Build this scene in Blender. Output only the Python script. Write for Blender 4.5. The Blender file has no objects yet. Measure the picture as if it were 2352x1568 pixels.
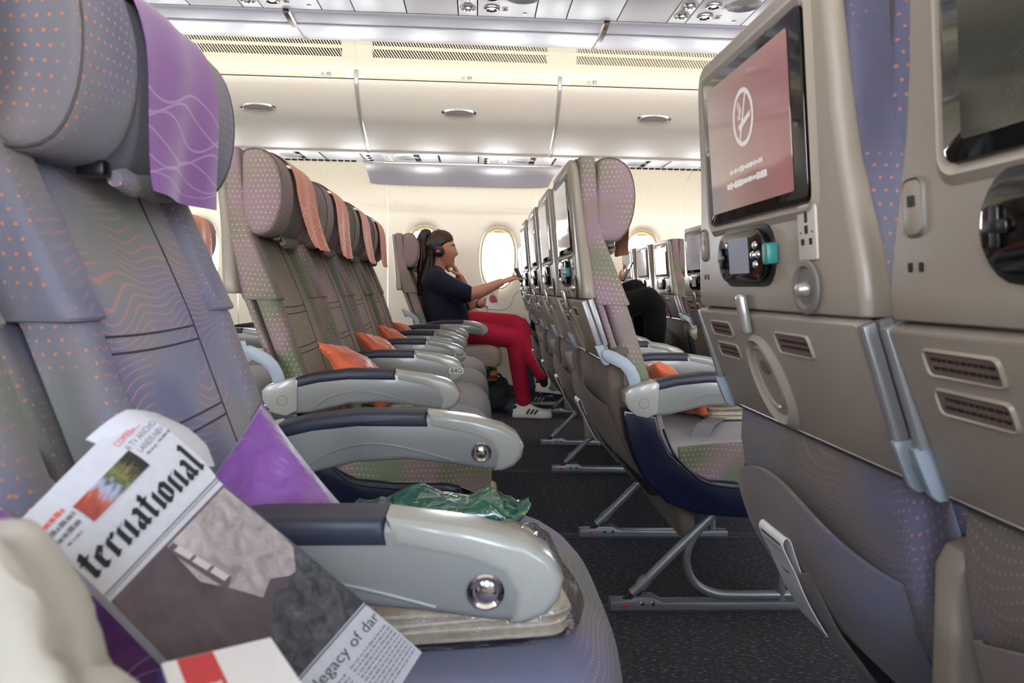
import bpy, bmesh, math, random
from mathutils import Vector, Matrix, noise as mnoise
random.seed(7)
PI = math.pi
scene = bpy.context.scene
COL = scene.collection

# ------------------------------------------------------------------ camera
cam_d = bpy.data.cameras.new('camera')
cam_d.sensor_width = 36.0
cam_d.lens = 24.0
cam_d.clip_start = 0.02
cam = bpy.data.objects.new('camera', cam_d)
COL.objects.link(cam)
CAM_H = 0.845
# cabin axes: X forward (to the nose), Y across to the port side, Z up
_yc = Vector(((1093 - 1176) / 1568, (784 - 661) / 1568, 1.0)).normalized()
_z0 = Vector((math.sin(0.0122), math.cos(0.0122), 0.0))
_zc = (_z0 - _yc * _z0.dot(_yc)).normalized()
_xc = -_yc.cross(_zc)
if _xc.x < 0:
    _xc = -_xc
right = Vector((_xc.x, _yc.x, _zc.x))
up = Vector((_xc.y, _yc.y, _zc.y))
fwd = Vector((_xc.z, _yc.z, _zc.z))
cam.matrix_world = Matrix(((right.x, up.x, -fwd.x, 0.0), (right.y, up.y, -fwd.y, 0.0),
                           (right.z, up.z, -fwd.z, CAM_H), (0, 0, 0, 1)))
cam_d.dof.use_dof = True
cam_d.dof.focus_distance = 2.6
cam_d.dof.aperture_fstop = 11.0
scene.camera = cam

# ------------------------------------------------------------------ world, exposure
world = bpy.data.worlds.new('world')
scene.world = world
world.use_nodes = True
_wt = world.node_tree
_bg = _wt.nodes['Background']
_tc = _wt.nodes.new('ShaderNodeTexCoord')
_sp = _wt.nodes.new('ShaderNodeSeparateXYZ')
_wt.links.new(_tc.outputs['Generated'], _sp.inputs[0])
_rp = _wt.nodes.new('ShaderNodeValToRGB')          # bright cloud deck below, hazy blue above
_mr = _wt.nodes.new('ShaderNodeMapRange')
_mr.inputs['From Min'].default_value = -1.0
_wt.links.new(_sp.outputs[2], _mr.inputs['Value'])
_wt.links.new(_mr.outputs[0], _rp.inputs[0])
_e = _rp.color_ramp.elements
_e[0].position, _e[0].color = 0.46, (0.98, 0.98, 1.0, 1)
_e[1].position, _e[1].color = 0.68, (0.46, 0.56, 0.72, 1)
_wt.links.new(_rp.outputs[0], _bg.inputs[0])
_bg.inputs[1].default_value = 44.0
scene.view_settings.view_transform = 'Standard'
scene.view_settings.look = 'None'
scene.view_settings.exposure = 0.1
scene.view_settings.gamma = 1.0
scene.view_settings.use_curve_mapping = False
scene.cycles.use_denoising = True
scene.cycles.max_bounces = 8
scene.cycles.diffuse_bounces = 4
scene.cycles.glossy_bounces = 4
scene.cycles.transmission_bounces = 6
scene.cycles.transparent_max_bounces = 8
scene.cycles.sample_clamp_indirect = 6.0
scene.cycles.caustics_reflective = False
scene.cycles.caustics_refractive = False

XA, XB = -4.6, 5.6          # length of cabin that is built
WALL_FAR, WALL_NEAR = 5.965, -0.53
WIN_PITCH = 0.635
WIN_X0 = 0.192              # a far window centre


def area_light(name, loc, rot, sx, sy, power, color):
    d = bpy.data.lights.new(name, 'AREA')
    d.shape = 'RECTANGLE'
    d.size, d.size_y = sx, sy
    d.energy = power
    d.color = color
    o = bpy.data.objects.new(name, d)
    COL.objects.link(o)
    o.location = loc
    o.rotation_euler = rot
    return o


WARM = (1.0, 0.95, 0.82)
COOL = (0.90, 0.94, 1.0)
LEN = XB - XA
MID = (XA + XB) / 2
# cove strips on the upper edges of the centre bins, washing the curved panels above the side bins
area_light('cove_light_port', (MID, 3.56, 2.335), (math.radians(97), 0, 0), LEN, 0.05, 40, WARM)
area_light('cove_light_starboard', (MID, 1.874, 2.335), (math.radians(-97), 0, 0), LEN, 0.05, 40, WARM)
# strips behind the lower edge of the side bins, washing the sidewalls
area_light('sidewall_light_port', (MID, 5.465, 1.818), (math.radians(38), 0, 0), LEN, 0.04, 26, (1.0, 0.95, 0.84))
area_light('sidewall_light_starboard', (MID, -0.03, 1.818), (math.radians(-38), 0, 0), LEN, 0.04, 26, (1.0, 0.95, 0.84))
# daylight portals in the window openings
for wy, rx in ((WALL_FAR + 0.10, 90), (WALL_NEAR - 0.10, -90)):
    for k in range(-6, 8):
        x = WIN_X0 + k * WIN_PITCH
        if not (XA < x < XB):
            continue
        p = area_light('window_portal', (x, wy, 1.11), (math.radians(rx), 0, 0), 0.36, 0.58, 1, (1, 1, 1))
        p.rotation_euler = (math.radians(-90 if rx > 0 else 90), 0, 0)
        p.data.cycles.is_portal = True


# ------------------------------------------------------------------ helpers
def lin(c):
    def f(u):
        u /= 255.0
        return u / 12.92 if u <= 0.04045 else ((u + 0.055) / 1.055) ** 2.4
    return (f(c[0]), f(c[1]), f(c[2]), 1.0)


class NT:
    def __init__(s, name):
        s.m = bpy.data.materials.new(name)
        s.m.use_nodes = True
        s.t = s.m.node_tree
        s.b = s.t.nodes['Principled BSDF']

    def n(s, typ, props=None, **ins):
        nd = s.t.nodes.new(typ)
        for k, v in (props or {}).items():
            setattr(nd, k, v)
        for k, v in ins.items():
            key = int(k[1:]) if k[0] == '_' and k[1:].isdigit() else k.replace('_', ' ')
            s.set(nd.inputs[key], v)
        return nd

    def set(s, inp, v):
        if isinstance(v, bpy.types.NodeSocket):
            s.t.links.new(v, inp)
        elif isinstance(v, bpy.types.Node):
            s.t.links.new(v.outputs[0], inp)
        else:
            inp.default_value = v

    def m_(s, op, a, b=0.0, c=0.0, clamp=False):
        nd = s.n('ShaderNodeMath', {'operation': op, 'use_clamp': clamp}, _0=a, _1=b, _2=c)
        return nd.outputs[0]

    def mix(s, fac, a, b, blend='MIX'):
        nd = s.n('ShaderNodeMix', {'data_type': 'RGBA', 'blend_type': blend})
        s.set(nd.inputs[0], fac)
        s.set(nd.inputs[6], a)
        s.set(nd.inputs[7], b)
        return nd.outputs[2]

    def ramp(s, fac, stops):
        nd = s.n('ShaderNodeValToRGB', None, Fac=fac)
        el = nd.color_ramp.elements
        while len(el) < len(stops):
            el.new(0.5)
        for e, (p, c) in zip(el, stops):
            e.position = p
            e.color = c
        return nd.outputs[0]

    def noise(s, vec, scale, detail=2.0, rough=0.5, dist=0.0):
        nd = s.n('ShaderNodeTexNoise', None, Scale=scale, Detail=detail, Roughness=rough, Distortion=dist)
        if vec is not None:
            s.set(nd.inputs['Vector'], vec)
        return nd.outputs[0]

    def bump(s, h, strength, dist):
        nd = s.n('ShaderNodeBump', None, Strength=strength, Distance=dist, Height=h)
        s.set(s.b.inputs['Normal'], nd.outputs[0])

    def P(s, **kw):
        for k, v in kw.items():
            s.set(s.b.inputs[k.replace('_', ' ')], v)
        return s


MATS = {}


def mat(name, rgb, rough=0.5, metal=0.0, grain=0.0, gscale=300.0, bump=0.0, coat=0.0, spec=0.5, alpha=1.0, trans=0.0, emis=None, sheen=0.0):
    if name in MATS:
        return MATS[name]
    t = NT(name)
    c = lin(rgb)
    g = t.n('ShaderNodeNewGeometry').outputs['Position']
    nz = t.noise(g, gscale, 3.0)
    k = grain if grain else 0.03
    lo = tuple(x * (1 - k) for x in c[:3]) + (1,)
    hi = tuple(min(1, x * (1 + k)) for x in c[:3]) + (1,)
    t.P(Base_Color=t.ramp(nz, [(0.3, lo), (0.7, hi)]), Roughness=rough, Metallic=metal, Coat_Weight=coat, Specular_IOR_Level=spec,
        Alpha=alpha, Transmission_Weight=trans, Sheen_Weight=sheen)
    if bump:
        t.bump(nz, 0.5, bump)
    if emis:
        t.P(Emission_Color=lin(emis[0]), Emission_Strength=emis[1])
    MATS[name] = t.m
    return t.m


def fabric(name, cols, dot, mode, dotamt=0.85):
    """airline upholstery: drifting ground colours with woven rows of dots. UV is in metres."""
    if name in MATS:
        return MATS[name]
    t = NT(name)
    pos = t.n('ShaderNodeNewGeometry').outputs['Position']
    uv0 = t.n('ShaderNodeUVMap').outputs[0]
    # cut ends of the pads are laid out flat in the side plane
    gn = t.n('ShaderNodeSeparateXYZ', None, Vector=t.n('ShaderNodeNewGeometry').outputs['Normal'])
    gp = t.n('ShaderNodeSeparateXYZ', None, Vector=pos)
    sidev = t.n('ShaderNodeCombineXYZ', None, X=gp.outputs[0], Y=gp.outputs[2], Z=0.0)
    isside = t.m_('GREATER_THAN', t.m_('ABSOLUTE', gn.outputs[1]), 0.62)
    vm = t.n('ShaderNodeMix', {'data_type': 'VECTOR'})
    t.set(vm.inputs[0], isside)
    t.set(vm.inputs[4], uv0)
    t.set(vm.inputs[5], sidev.outputs[0])
    uv = vm.outputs[1]
    big = t.noise(pos, 5.0, 1.0, 0.4, 0.4)
    n = len(cols)
    stops = [(0.30 + 0.40 * i / (n - 1), lin(c)) for i, c in enumerate(cols)]
    base = t.ramp(big, stops)
    weave = t.noise(pos, 900.0, 2.0)
    base = t.mix(t.m_('MULTIPLY_ADD', weave, 0.28, 0.0), base, (0.02, 0.02, 0.025, 1))
    if mode != 'plain':
        sep = t.n('ShaderNodeSeparateXYZ', None, Vector=uv)
        u, v = sep.outputs[0], sep.outputs[1]
        oi = t.n('ShaderNodeObjectInfo').outputs['Random']
        uvo = t.n('ShaderNodeVectorMath', {'operation': 'ADD'}, _0=uv, _1=t.n('ShaderNodeCombineXYZ', None, X=t.m_('MULTIPLY', oi, 7.0), Y=0.0, Z=0.0)).outputs[0]
        if mode == 'wave':
            N, M, rad, wsc, amp = 95.0, 165.0, 0.0018, 5.5, 0.17
        else:
            N, M, rad, wsc, amp = 78.0, 88.0, 0.0021, 5.0, 0.035
        w = t.m_('MULTIPLY', t.m_('SUBTRACT', t.noise(uvo, wsc, 1.0), 0.5), amp)
        row = t.m_('MULTIPLY', t.m_('ADD', v, w), N)
        fl = t.m_('FLOOR', row)
        dv = t.m_('DIVIDE', t.m_('ABSOLUTE', t.m_('SUBTRACT', t.m_('FRACT', row), 0.5)), N)
        uu = t.m_('MULTIPLY_ADD', u, M, t.m_('MULTIPLY', fl, 0.5))
        du = t.m_('DIVIDE', t.m_('ABSOLUTE', t.m_('SUBTRACT', t.m_('FRACT', uu), 0.5)), M)
        d = t.m_('SQRT', t.m_('ADD', t.m_('MULTIPLY', dv, dv), t.m_('MULTIPLY', du, du)))
        mk = t.m_('MULTIPLY', t.m_('SUBTRACT', rad, d), 1.0 / (rad * 0.45), clamp=True)
        reg = t.m_('MULTIPLY_ADD', t.noise(uvo, 9.0, 0.0), 7.0, -2.7, clamp=True)
        mk = t.m_('MULTIPLY', t.m_('MULTIPLY', mk, reg), dotamt)
        base = t.mix(mk, base, lin(dot))
    t.P(Base_Color=base, Roughness=0.92, Specular_IOR_Level=0.2, Sheen_Weight=0.12, Sheen_Roughness=0.5)
    t.bump(weave, 0.25, 0.001)
    MATS[name] = t.m
    return t.m


class MB:
    """collects shapes; obj() links them as one mesh object"""

    def __init__(s):
        s.v, s.f, s.uv = [], [], []

    def add(s, vs, fs, uv=None):
        o = len(s.v)
        s.v += [tuple(p) for p in vs]
        s.f += [tuple(i + o for i in f) for f in fs]
        s.uv += list(uv) if uv else [(p[1], p[2]) for p in vs]
        return s

    def rings(s, rings, closed=True, cap=True, uvs=None):
        """loft: list of equal-length point lists"""
        n = len(rings[0])
        vs, uv = [], []
        vacc = 0.0
        for i, r in enumerate(rings):
            if i:
                vacc += (Vector(r[0]) - Vector(rings[i - 1][0])).length
            uacc = 0.0
            for j, p in enumerate(r):
                if j:
                    uacc += (Vector(p) - Vector(r[j - 1])).length
                vs.append(p)
                uv.append((uacc, vacc))
        if uvs:
            uv = uvs
        fs = []
        for i in range(len(rings) - 1):
            for j in range(n if closed else n - 1):
                k = (j + 1) % n
                fs.append((i * n + j, i * n + k, (i + 1) * n + k, (i + 1) * n + j))
        if cap and closed:
            fs.append(tuple(range(n - 1, -1, -1)))
            b = (len(rings) - 1) * n
            fs.append(tuple(b + j for j in range(n)))
        return s.add(vs, fs, uv)

    def box(s, c, size, r=0.0, seg=2, rot=None):
        bm = bmesh.new()
        bmesh.ops.create_cube(bm, size=1.0)
        for v in bm.verts:
            v.co = Vector((v.co.x * size[0], v.co.y * size[1], v.co.z * size[2]))
        if r > 0:
            bmesh.ops.bevel(bm, geom=bm.edges[:], offset=min(r, min(size) * 0.49), segments=seg, affect='EDGES', profile=0.5)
        return s._bm(bm, c, rot)

    def _bm(s, bm, c=(0, 0, 0), rot=None):
        bm.verts.index_update()
        c = Vector(c)
        vs = []
        for v in bm.verts:
            p = v.co.copy()
            if rot is not None:
                p = rot @ p
            vs.append(tuple(p + c))
        fs = [tuple(v.index for v in f.verts) for f in bm.faces]
        bm.free()
        return s.add(vs, fs)

    def prism(s, outline, h0, h1, mapf, r=0.0, seg=2):
        """outline (a,b) extruded from h0 to h1; mapf(a,b,h) -> xyz"""
        bm = bmesh.new()
        lo = [bm.verts.new((a, b, h0)) for a, b in outline]
        f = bm.faces.new(lo)
        ret = bmesh.ops.extrude_face_region(bm, geom=[f])
        for e in ret['geom']:
            if isinstance(e, bmesh.types.BMVert):
                e.co.z = h1
        bmesh.ops.recalc_face_normals(bm, faces=bm.faces[:])
        if r > 0:
            es = [e for e in bm.edges if abs(e.verts[0].co.z - e.verts[1].co.z) < 1e-7]
            bmesh.ops.bevel(bm, geom=es, offset=r, segments=seg, affect='EDGES', profile=0.5, clamp_overlap=True)
        bm.verts.index_update()
        vs = [mapf(v.co.x, v.co.y, v.co.z) for v in bm.verts]
        uv = [(v.co.x, v.co.y + v.co.z) for v in bm.verts]
        fs = [tuple(v.index for v in fc.verts) for fc in bm.faces]
        bm.free()
        return s.add(vs, fs, uv)

    def tube(s, path, r, n=8, cap=True):
        path = [Vector(p) for p in path]
        m = len(path)
        rad = r if isinstance(r, (list, tuple)) else [r] * m
        rings = []
        prev = None
        for i, p in enumerate(path):
            t = (path[min(i + 1, m - 1)] - path[max(i - 1, 0)]).normalized()
            if prev is None:
                a = Vector((0, 0, 1)) if abs(t.z) < 0.9 else Vector((1, 0, 0))
                x = t.cross(a).normalized()
            else:
                x = (prev - t * prev.dot(t)).normalized()
            prev = x
            y = t.cross(x)
            rings.append([tuple(p + (x * math.cos(2 * PI * k / n) + y * math.sin(2 * PI * k / n)) * rad[i]) for k in range(n)])
        return s.rings(rings, cap=cap)

    def lathe(s, prof, o, ax, n=20, ref=None):
        """prof (radius, height) spun round axis ax at o"""
        o, ax = Vector(o), Vector(ax).normalized()
        a = Vector((0, 0, 1)) if abs(ax.z) < 0.9 else Vector((1, 0, 0))
        x = ax.cross(a).normalized()
        y = ax.cross(x)
        rings = [[tuple(o + ax * h + (x * math.cos(2 * PI * k / n) + y * math.sin(2 * PI * k / n)) * max(r, 1e-5)) for k in range(n)] for r, h in prof]
        return s.rings(rings)

    def sheet(s, fn, nu, nv, th=0.0):
        """fn(u,v)->xyz over 0..1; th adds thickness with a solid edge"""
        vs = [Vector(fn(i / nu, j / nv)) for j in range(nv + 1) for i in range(nu + 1)]
        w = nu + 1
        uv = [((i / nu), (j / nv)) for j in range(nv + 1) for i in range(w)]
        fs = [(j * w + i, j * w + i + 1, (j + 1) * w + i + 1, (j + 1) * w + i) for j in range(nv) for i in range(nu)]
        if th:
            nrm = [Vector((0, 0, 0)) for _ in vs]
            for f in fs:
                q = (vs[f[2]] - vs[f[0]]).cross(vs[f[3]] - vs[f[1]])
                for k in f:
                    nrm[k] += q
            b = [p - (nn.normalized() * th if nn.length > 0 else Vector((0, 0, 0))) for p, nn in zip(vs, nrm)]
            N = len(vs)
            fs2 = [tuple(k + N for k in reversed(f)) for f in fs]
            rim = list(range(w)) + [j * w + nu for j in range(1, nv + 1)] + [nv * w + i for i in range(nu - 1, -1, -1)] + [j * w for j in range(nv - 1, 0, -1)]
            side = [(rim[k], rim[(k + 1) % len(rim)], rim[(k + 1) % len(rim)] + N, rim[k] + N) for k in range(len(rim))]
            side = [tuple(reversed(q)) for q in side]
            return s.add([tuple(p) for p in vs + b], fs + fs2 + side, uv + uv)
        return s.add([tuple(p) for p in vs], fs, uv)

    def mesh(s, name, m=None, smooth=True, angle=38):
        me = bpy.data.meshes.new(name)
        me.from_pydata(s.v, [], s.f)
        me.validate(verbose=False)
        ul = me.uv_layers.new(name='UVMap')
        for lp in me.loops:
            ul.data[lp.index].uv = s.uv[lp.vertex_index][:2]
        if smooth:
            me.polygons.foreach_set('use_smooth', [True] * len(me.polygons))
            me.set_sharp_from_angle(angle=math.radians(angle))
        if m:
            me.materials.append(m)
        me.update()
        return me

    def obj(s, name, m=None, parent=None, **kw):
        return link(name, s.mesh(name, m, **kw), parent)


def link(name, data, parent=None):
    o = bpy.data.objects.new(name, data)
    COL.objects.link(o)
    if parent:
        o.parent = parent
    return o


def tag(o, label, cat, group=None, kind=None):
    if label:
        o['label'] = label
    if cat:
        o['category'] = cat
    if group:
        o['group'] = group
    if kind:
        o['kind'] = kind
    return o


def thing(name, label, cat, loc=(0, 0, 0), group=None, kind=None):
    o = link(name, None)
    o.location = loc
    o.empty_display_size = 0.1
    return tag(o, label, cat, group, kind)


def struct(o, label=None):
    o['kind'] = 'structure'
    if label:
        o['label'] = label
    return o


def circ(cx, cy, r, n=16, ry=None, p=2.0, a0=0.0):
    out = []
    for k in range(n):
        a = a0 + 2 * PI * k / n
        c, s_ = math.cos(a), math.sin(a)
        out.append((cx + r * math.copysign(abs(c) ** (2 / p), c), cy + (ry or r) * math.copysign(abs(s_) ** (2 / p), s_)))
    return out


def rrect(cx, cy, w, h, r, n=4):
    out = []
    for sx, sy, a in ((1, 1, 0), (-1, 1, PI / 2), (-1, -1, PI), (1, -1, 3 * PI / 2)):
        for k in range(n + 1):
            t = a + (PI / 2) * k / n
            out.append((cx + sx * (w / 2 - r) + r * math.cos(t), cy + sy * (h / 2 - r) + r * math.sin(t)))
    return out


def smooth_path(pts, k=5):
    """Catmull-Rom through points of any dimension"""
    out = []
    n = len(pts)
    for i in range(n - 1):
        p0, p1, p2, p3 = pts[max(i - 1, 0)], pts[i], pts[i + 1], pts[min(i + 2, n - 1)]
        for j in range(k):
            t = j / k
            out.append(tuple(0.5 * (2 * b + (c - a) * t + (2 * a - 5 * b + 4 * c - d) * t * t + (3 * b - a - 3 * c + d) * t ** 3) for a, b, c, d in zip(p0, p1, p2, p3)))
    out.append(tuple(pts[-1]))
    return out


def text_mesh(body, size, mapf, align='CENTER', depth=0.0):
    """lettering as flat geometry: font outlines filled, mapped by mapf(x,y)->xyz. returns MB"""
    cu = bpy.data.curves.new('lettering', 'FONT')
    cu.body = body
    cu.size = size
    cu.align_x = align
    cu.align_y = 'CENTER'
    cu.resolution_u = 3
    ob = bpy.data.objects.new('lettering', cu)
    COL.objects.link(ob)
    dg = bpy.context.evaluated_depsgraph_get()
    me = bpy.data.meshes.new_from_object(ob.evaluated_get(dg))
    b = MB().add([mapf(v.co.x, v.co.y) for v in me.vertices], [tuple(p.vertices) for p in me.polygons])
    bpy.data.objects.remove(ob)
    bpy.data.curves.remove(cu)
    bpy.data.meshes.remove(me)
    return b


def jit(a):
    return (random.random() * 2 - 1) * a

# ------------------------------------------------------------------ materials of the cabin
M_WALL = mat('sidewall_cream', (236, 229, 214), 0.55, grain=0.04, gscale=60, bump=0.0006)
M_WALLBACK = mat('joint_backing_grey', (150, 146, 140), 0.8)  # grey backing of the panel joints and lower wall
M_BIN = mat('bin_door_pearl', (202, 194, 184), 0.33, grain=0.015, gscale=40, spec=0.5)
M_CREAM = mat('cove_panel_cream', (238, 233, 218), 0.5)
M_PSU = mat('service_panel_grey', (196, 196, 202), 0.42, grain=0.02)
M_PSU2 = mat('service_panel_taupe', (165, 161, 160), 0.5)
M_CBIN = mat('centre_bin_grey', (200, 200, 212), 0.35)
M_CHROME = mat('chrome', (220, 220, 224), 0.12, 1.0)
M_ALU = mat('brushed_aluminium', (178, 178, 180), 0.32, 1.0)
M_DARK = mat('dark_slot', (26, 26, 24), 0.8)
M_BLACK = mat('black_plastic', (18, 18, 20), 0.35)
M_GOLD = mat('shade_frame_gold', (205, 180, 120), 0.4)
M_SHADE = mat('window_shade_cream', (238, 230, 210), 0.6)
M_INK = mat('ink_black', (22, 22, 24), 0.7)
M_LABEL = mat('label_white', (206, 202, 194), 0.6)
M_RED = mat('print_red', (190, 40, 48), 0.6)


def carpet():
    t = NT('carpet_flecked')
    pos = t.n('ShaderNodeNewGeometry').outputs['Position']
    mp = t.n('ShaderNodeMapping', None, Vector=pos, Scale=(70.0, 210.0, 1.0))
    mp.inputs['Rotation'].default_value = (0, 0, 0.35)
    fl = t.noise(mp.outputs[0], 1.0, 1.5, 0.6)
    fk = t.m_('MULTIPLY_ADD', fl, 9.0, -5.1, clamp=True)
    big = t.noise(pos, 2.0, 2.0)
    base = t.mix(big, lin((50, 52, 62)), lin((66, 67, 76)))
    col = t.mix(t.m_('MULTIPLY', fk, 0.55), base, lin((140, 134, 116)))
    t.P(Base_Color=col, Roughness=0.98, Specular_IOR_Level=0.1)
    t.bump(t.noise(pos, 500.0, 2.0), 0.5, 0.002)
    return t.m


M_CARPET = carpet()


def glass_pane():
    t = NT('window_pane_clear')
    tr = t.n('ShaderNodeBsdfTransparent', None, Color=(0.97, 0.98, 0.98, 1))
    gl = t.n('ShaderNodeBsdfGlossy', None, Roughness=0.03)
    fr = t.n('ShaderNodeFresnel', None, IOR=1.35)
    mx = t.n('ShaderNodeMixShader', None, _0=fr.outputs[0])
    t.set(mx.inputs[1], tr.outputs[0])
    t.set(mx.inputs[2], gl.outputs[0])
    t.t.links.new(mx.outputs[0], t.t.nodes['Material Output'].inputs['Surface'])
    return t.m


M_PANE = glass_pane()

CY = 2.7175          # middle of the cabin


def strip(prof, x0, x1, th=0.012, nx=1):
    prof = list(prof)
    n = len(prof) - 1

    def fn(u, v):
        i = min(int(round(v * n)), n)
        return (x0 + (x1 - x0) * u, prof[i][0], prof[i][1])
    return MB().sheet(fn, nx, n, th)


# floor
o = MB().box((MID, CY, -0.02), (LEN, WALL_FAR - WALL_NEAR + 0.1, 0.04)).obj('floor', M_CARPET)
struct(o)
for i, y in enumerate((1.735, 2.27, 3.10, 3.66, 4.52, 5.45, 0.92, 0.02)):
    s_ = MB().box((MID, y, 0.003), (LEN - 0.02, 0.045, 0.006), 0.002).obj('trim_%d' % (i + 1), mat('seat_track_cover', (40, 41, 46), 0.6))
    struct(s_)

# unseen end walls, added to contain the light where the cabin runs on
for nm, x in (('wall_added_aft', XA), ('wall_added_forward', XB)):
    struct(MB().box((x, CY, 1.25), (0.06, WALL_FAR - WALL_NEAR + 0.6, 2.6)).obj(nm, M_WALL))


# ---- sidewalls with window openings
def side_wall(port):
    sg = 1 if port else -1

    def Y(d):                       # d: distance outwards from the wall face
        return (WALL_FAR + d) if port else (WALL_NEAR - d)
    jb = MB()
    for k in range(-9, 10, 2):
        xs = WIN_X0 + (k - 0.5) * WIN_PITCH
        if XA + 0.05 < xs < XB - 0.05:
            pr = [(0.018, 0.0), (0.018, 1.52), (0.006, 1.58), (-0.027, 1.66), (-0.092, 1.745), (-0.2, 1.815), (-0.35, 1.875)]
            q = strip([(Y(d + 0.004), z) for d, z in pr], xs - 0.02, xs + 0.02, 0.004)
            jb.add(q.v, q.f, q.uv)
    jb.box((MID, Y(0.09), 0.35), (LEN, 0.02, 0.7))
    wall = jb.obj('wall_left' if port else 'wall_right', M_WALLBACK, smooth=False)
    struct(wall)
    n = 48
    first = -8 if port else -8
    kk = list(range(-8, 9))
    for k in kk:
        xc = WIN_X0 + k * WIN_PITCH
        if xc < XA + 0.3 or xc > XB - 0.3:
            continue
        seam_l = (k % 2 == 1)       # joints every second window
        x0 = xc - WIN_PITCH / 2 + (0.003 if seam_l else -0.0005)
        x1 = xc + WIN_PITCH / 2 - (0.003 if not seam_l else -0.0005)
        z0, z1 = 0.62, 1.52
        b = MB()
        ovals = [(0.150, 0.268, 0.075), (0.157, 0.278, 0.045), (0.168, 0.292, 0.020), (0.188, 0.316, 0.004), (0.215, 0.345, 0.0)]
        rings = []
        for a, bb, d in ovals:
            rings.append([(x, Y(d), z) for x, z in circ(xc, 1.105, a, n, bb, 2.45, PI / n)])
        rect = []
        for x, z in circ(xc, 1.105, 1, n, 1, 2.0, PI / n):
            dx, dz = x - xc, z - 1.105
            tx = ((x1 - xc) if dx > 0 else (xc - x0)) / max(abs(dx), 1e-9)
            tz = ((z1 - 1.105) if dz > 0 else (1.105 - z0)) / max(abs(dz), 1e-9)
            t = min(tx, tz)
            rect.append([xc + dx * t, Y(0), 1.105 + dz * t])
        for cx_, cz_ in ((x0, z0), (x0, z1), (x1, z0), (x1, z1)):
            q = min(rect, key=lambda p: (p[0] - cx_) ** 2 + (p[2] - cz_) ** 2)
            q[0], q[2] = cx_, cz_
        rings.append([tuple(p) for p in rect])
        if not port:
            rings = [list(reversed(r)) for r in rings]
        b.rings(rings, cap=False)
        # upper curve to the bins, lower dado
        up_ = [(0.0, 1.52), (-0.012, 1.58), (-0.045, 1.65), (-0.11, 1.73), (-0.21, 1.80), (-0.36, 1.86), (-0.55, 1.90)]
        lo_ = [(0.0, 0.62), (0.012, 0.40), (0.0, 0.18), (-0.03, 0.0)]
        for pr in (up_, lo_):
            s2 = strip([(Y(d), z) for d, z in pr], x0, x1, 0.0)
            b.add(s2.v, s2.f, s2.uv)
        w_ = b.obj('wall_panel', M_WALL, wall, angle=50)
        # the window itself
        idx = (k + 9) + (0 if port else 20)
        w = thing('window_%d' % idx, None, None, kind='structure')
        fr = MB()
        rr = []
        for a, bb, d in ((0.154, 0.272, 0.060), (0.147, 0.264, 0.058), (0.141, 0.256, 0.066), (0.141, 0.256, 0.085)):
            rr.append([(x, Y(d), z) for x, z in circ(xc, 1.105, a, n, bb, 2.45)])
        fr.rings(rr, cap=False).obj('window_frame', M_GOLD, w)
        pn = MB()
        pn.prism(circ(xc, 1.105, 0.149, n, 0.266, 2.45), 0.082, 0.085, lambda a, b_, h: (a, Y(h), b_))
        pn.obj('pane', M_PANE, w)
        if port:
            top = [(x, z) for x, z in circ(xc, 1.105, 0.148, 64, 0.265, 2.45) if z > 1.325]
            top = sorted(top, key=lambda p: p[0])
            sh = MB().prism([(top[-1][0], 1.325), ] + list(reversed(top)) + [(top[0][0], 1.325)], 0.066, 0.071, lambda a, b_, h: (a, Y(h), b_))
            sh.obj('window_shade', M_SHADE, w)
            MB().prism(circ(xc, 1.340, 0.040, 20, 0.008), 0.060, 0.067, lambda a, b_, h: (a, Y(h), b_), 0.002).obj('shade_handle', M_GOLD, w)


side_wall(True)
side_wall(False)

# ---- ceiling: flat centre, coves, the starboard bins as the near side's profile
DOOR = [(4.540, 2.165), (4.555, 2.12), (4.60, 2.056), (4.69, 1.966), (4.765, 1.922), (4.845, 1.886), (4.945, 1.848), (5.035, 1.818)]


def mir(p):
    return (2 * CY - p[0], p[1])


ceil = strip([(3.40, 2.50), (2.035, 2.50)], XA, XB, 0.02).obj('ceiling', M_CREAM)
struct(ceil)
near_prof = [(3.46, 2.50), (4.20, 2.49), (4.36, 2.475), (4.44, 2.452), (4.485, 2.41), (4.515, 2.34), (4.535, 2.20)] + DOOR + [(5.055, 1.800), (5.41, 1.795)]
struct(strip([mir(p) for p in near_prof], XA, XB, 0.012).obj('trim_40', M_BIN), 'starboard bins and cove above the near seats')
struct(strip([(3.46, 2.50), (4.20, 2.49), (4.36, 2.475), (4.44, 2.452), (4.487, 2.421)], XA, XB, -0.01).obj('trim_41', M_CREAM))

WORDN = ('zero', 'one', 'two', 'three', 'four', 'five', 'six', 'seven')

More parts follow.
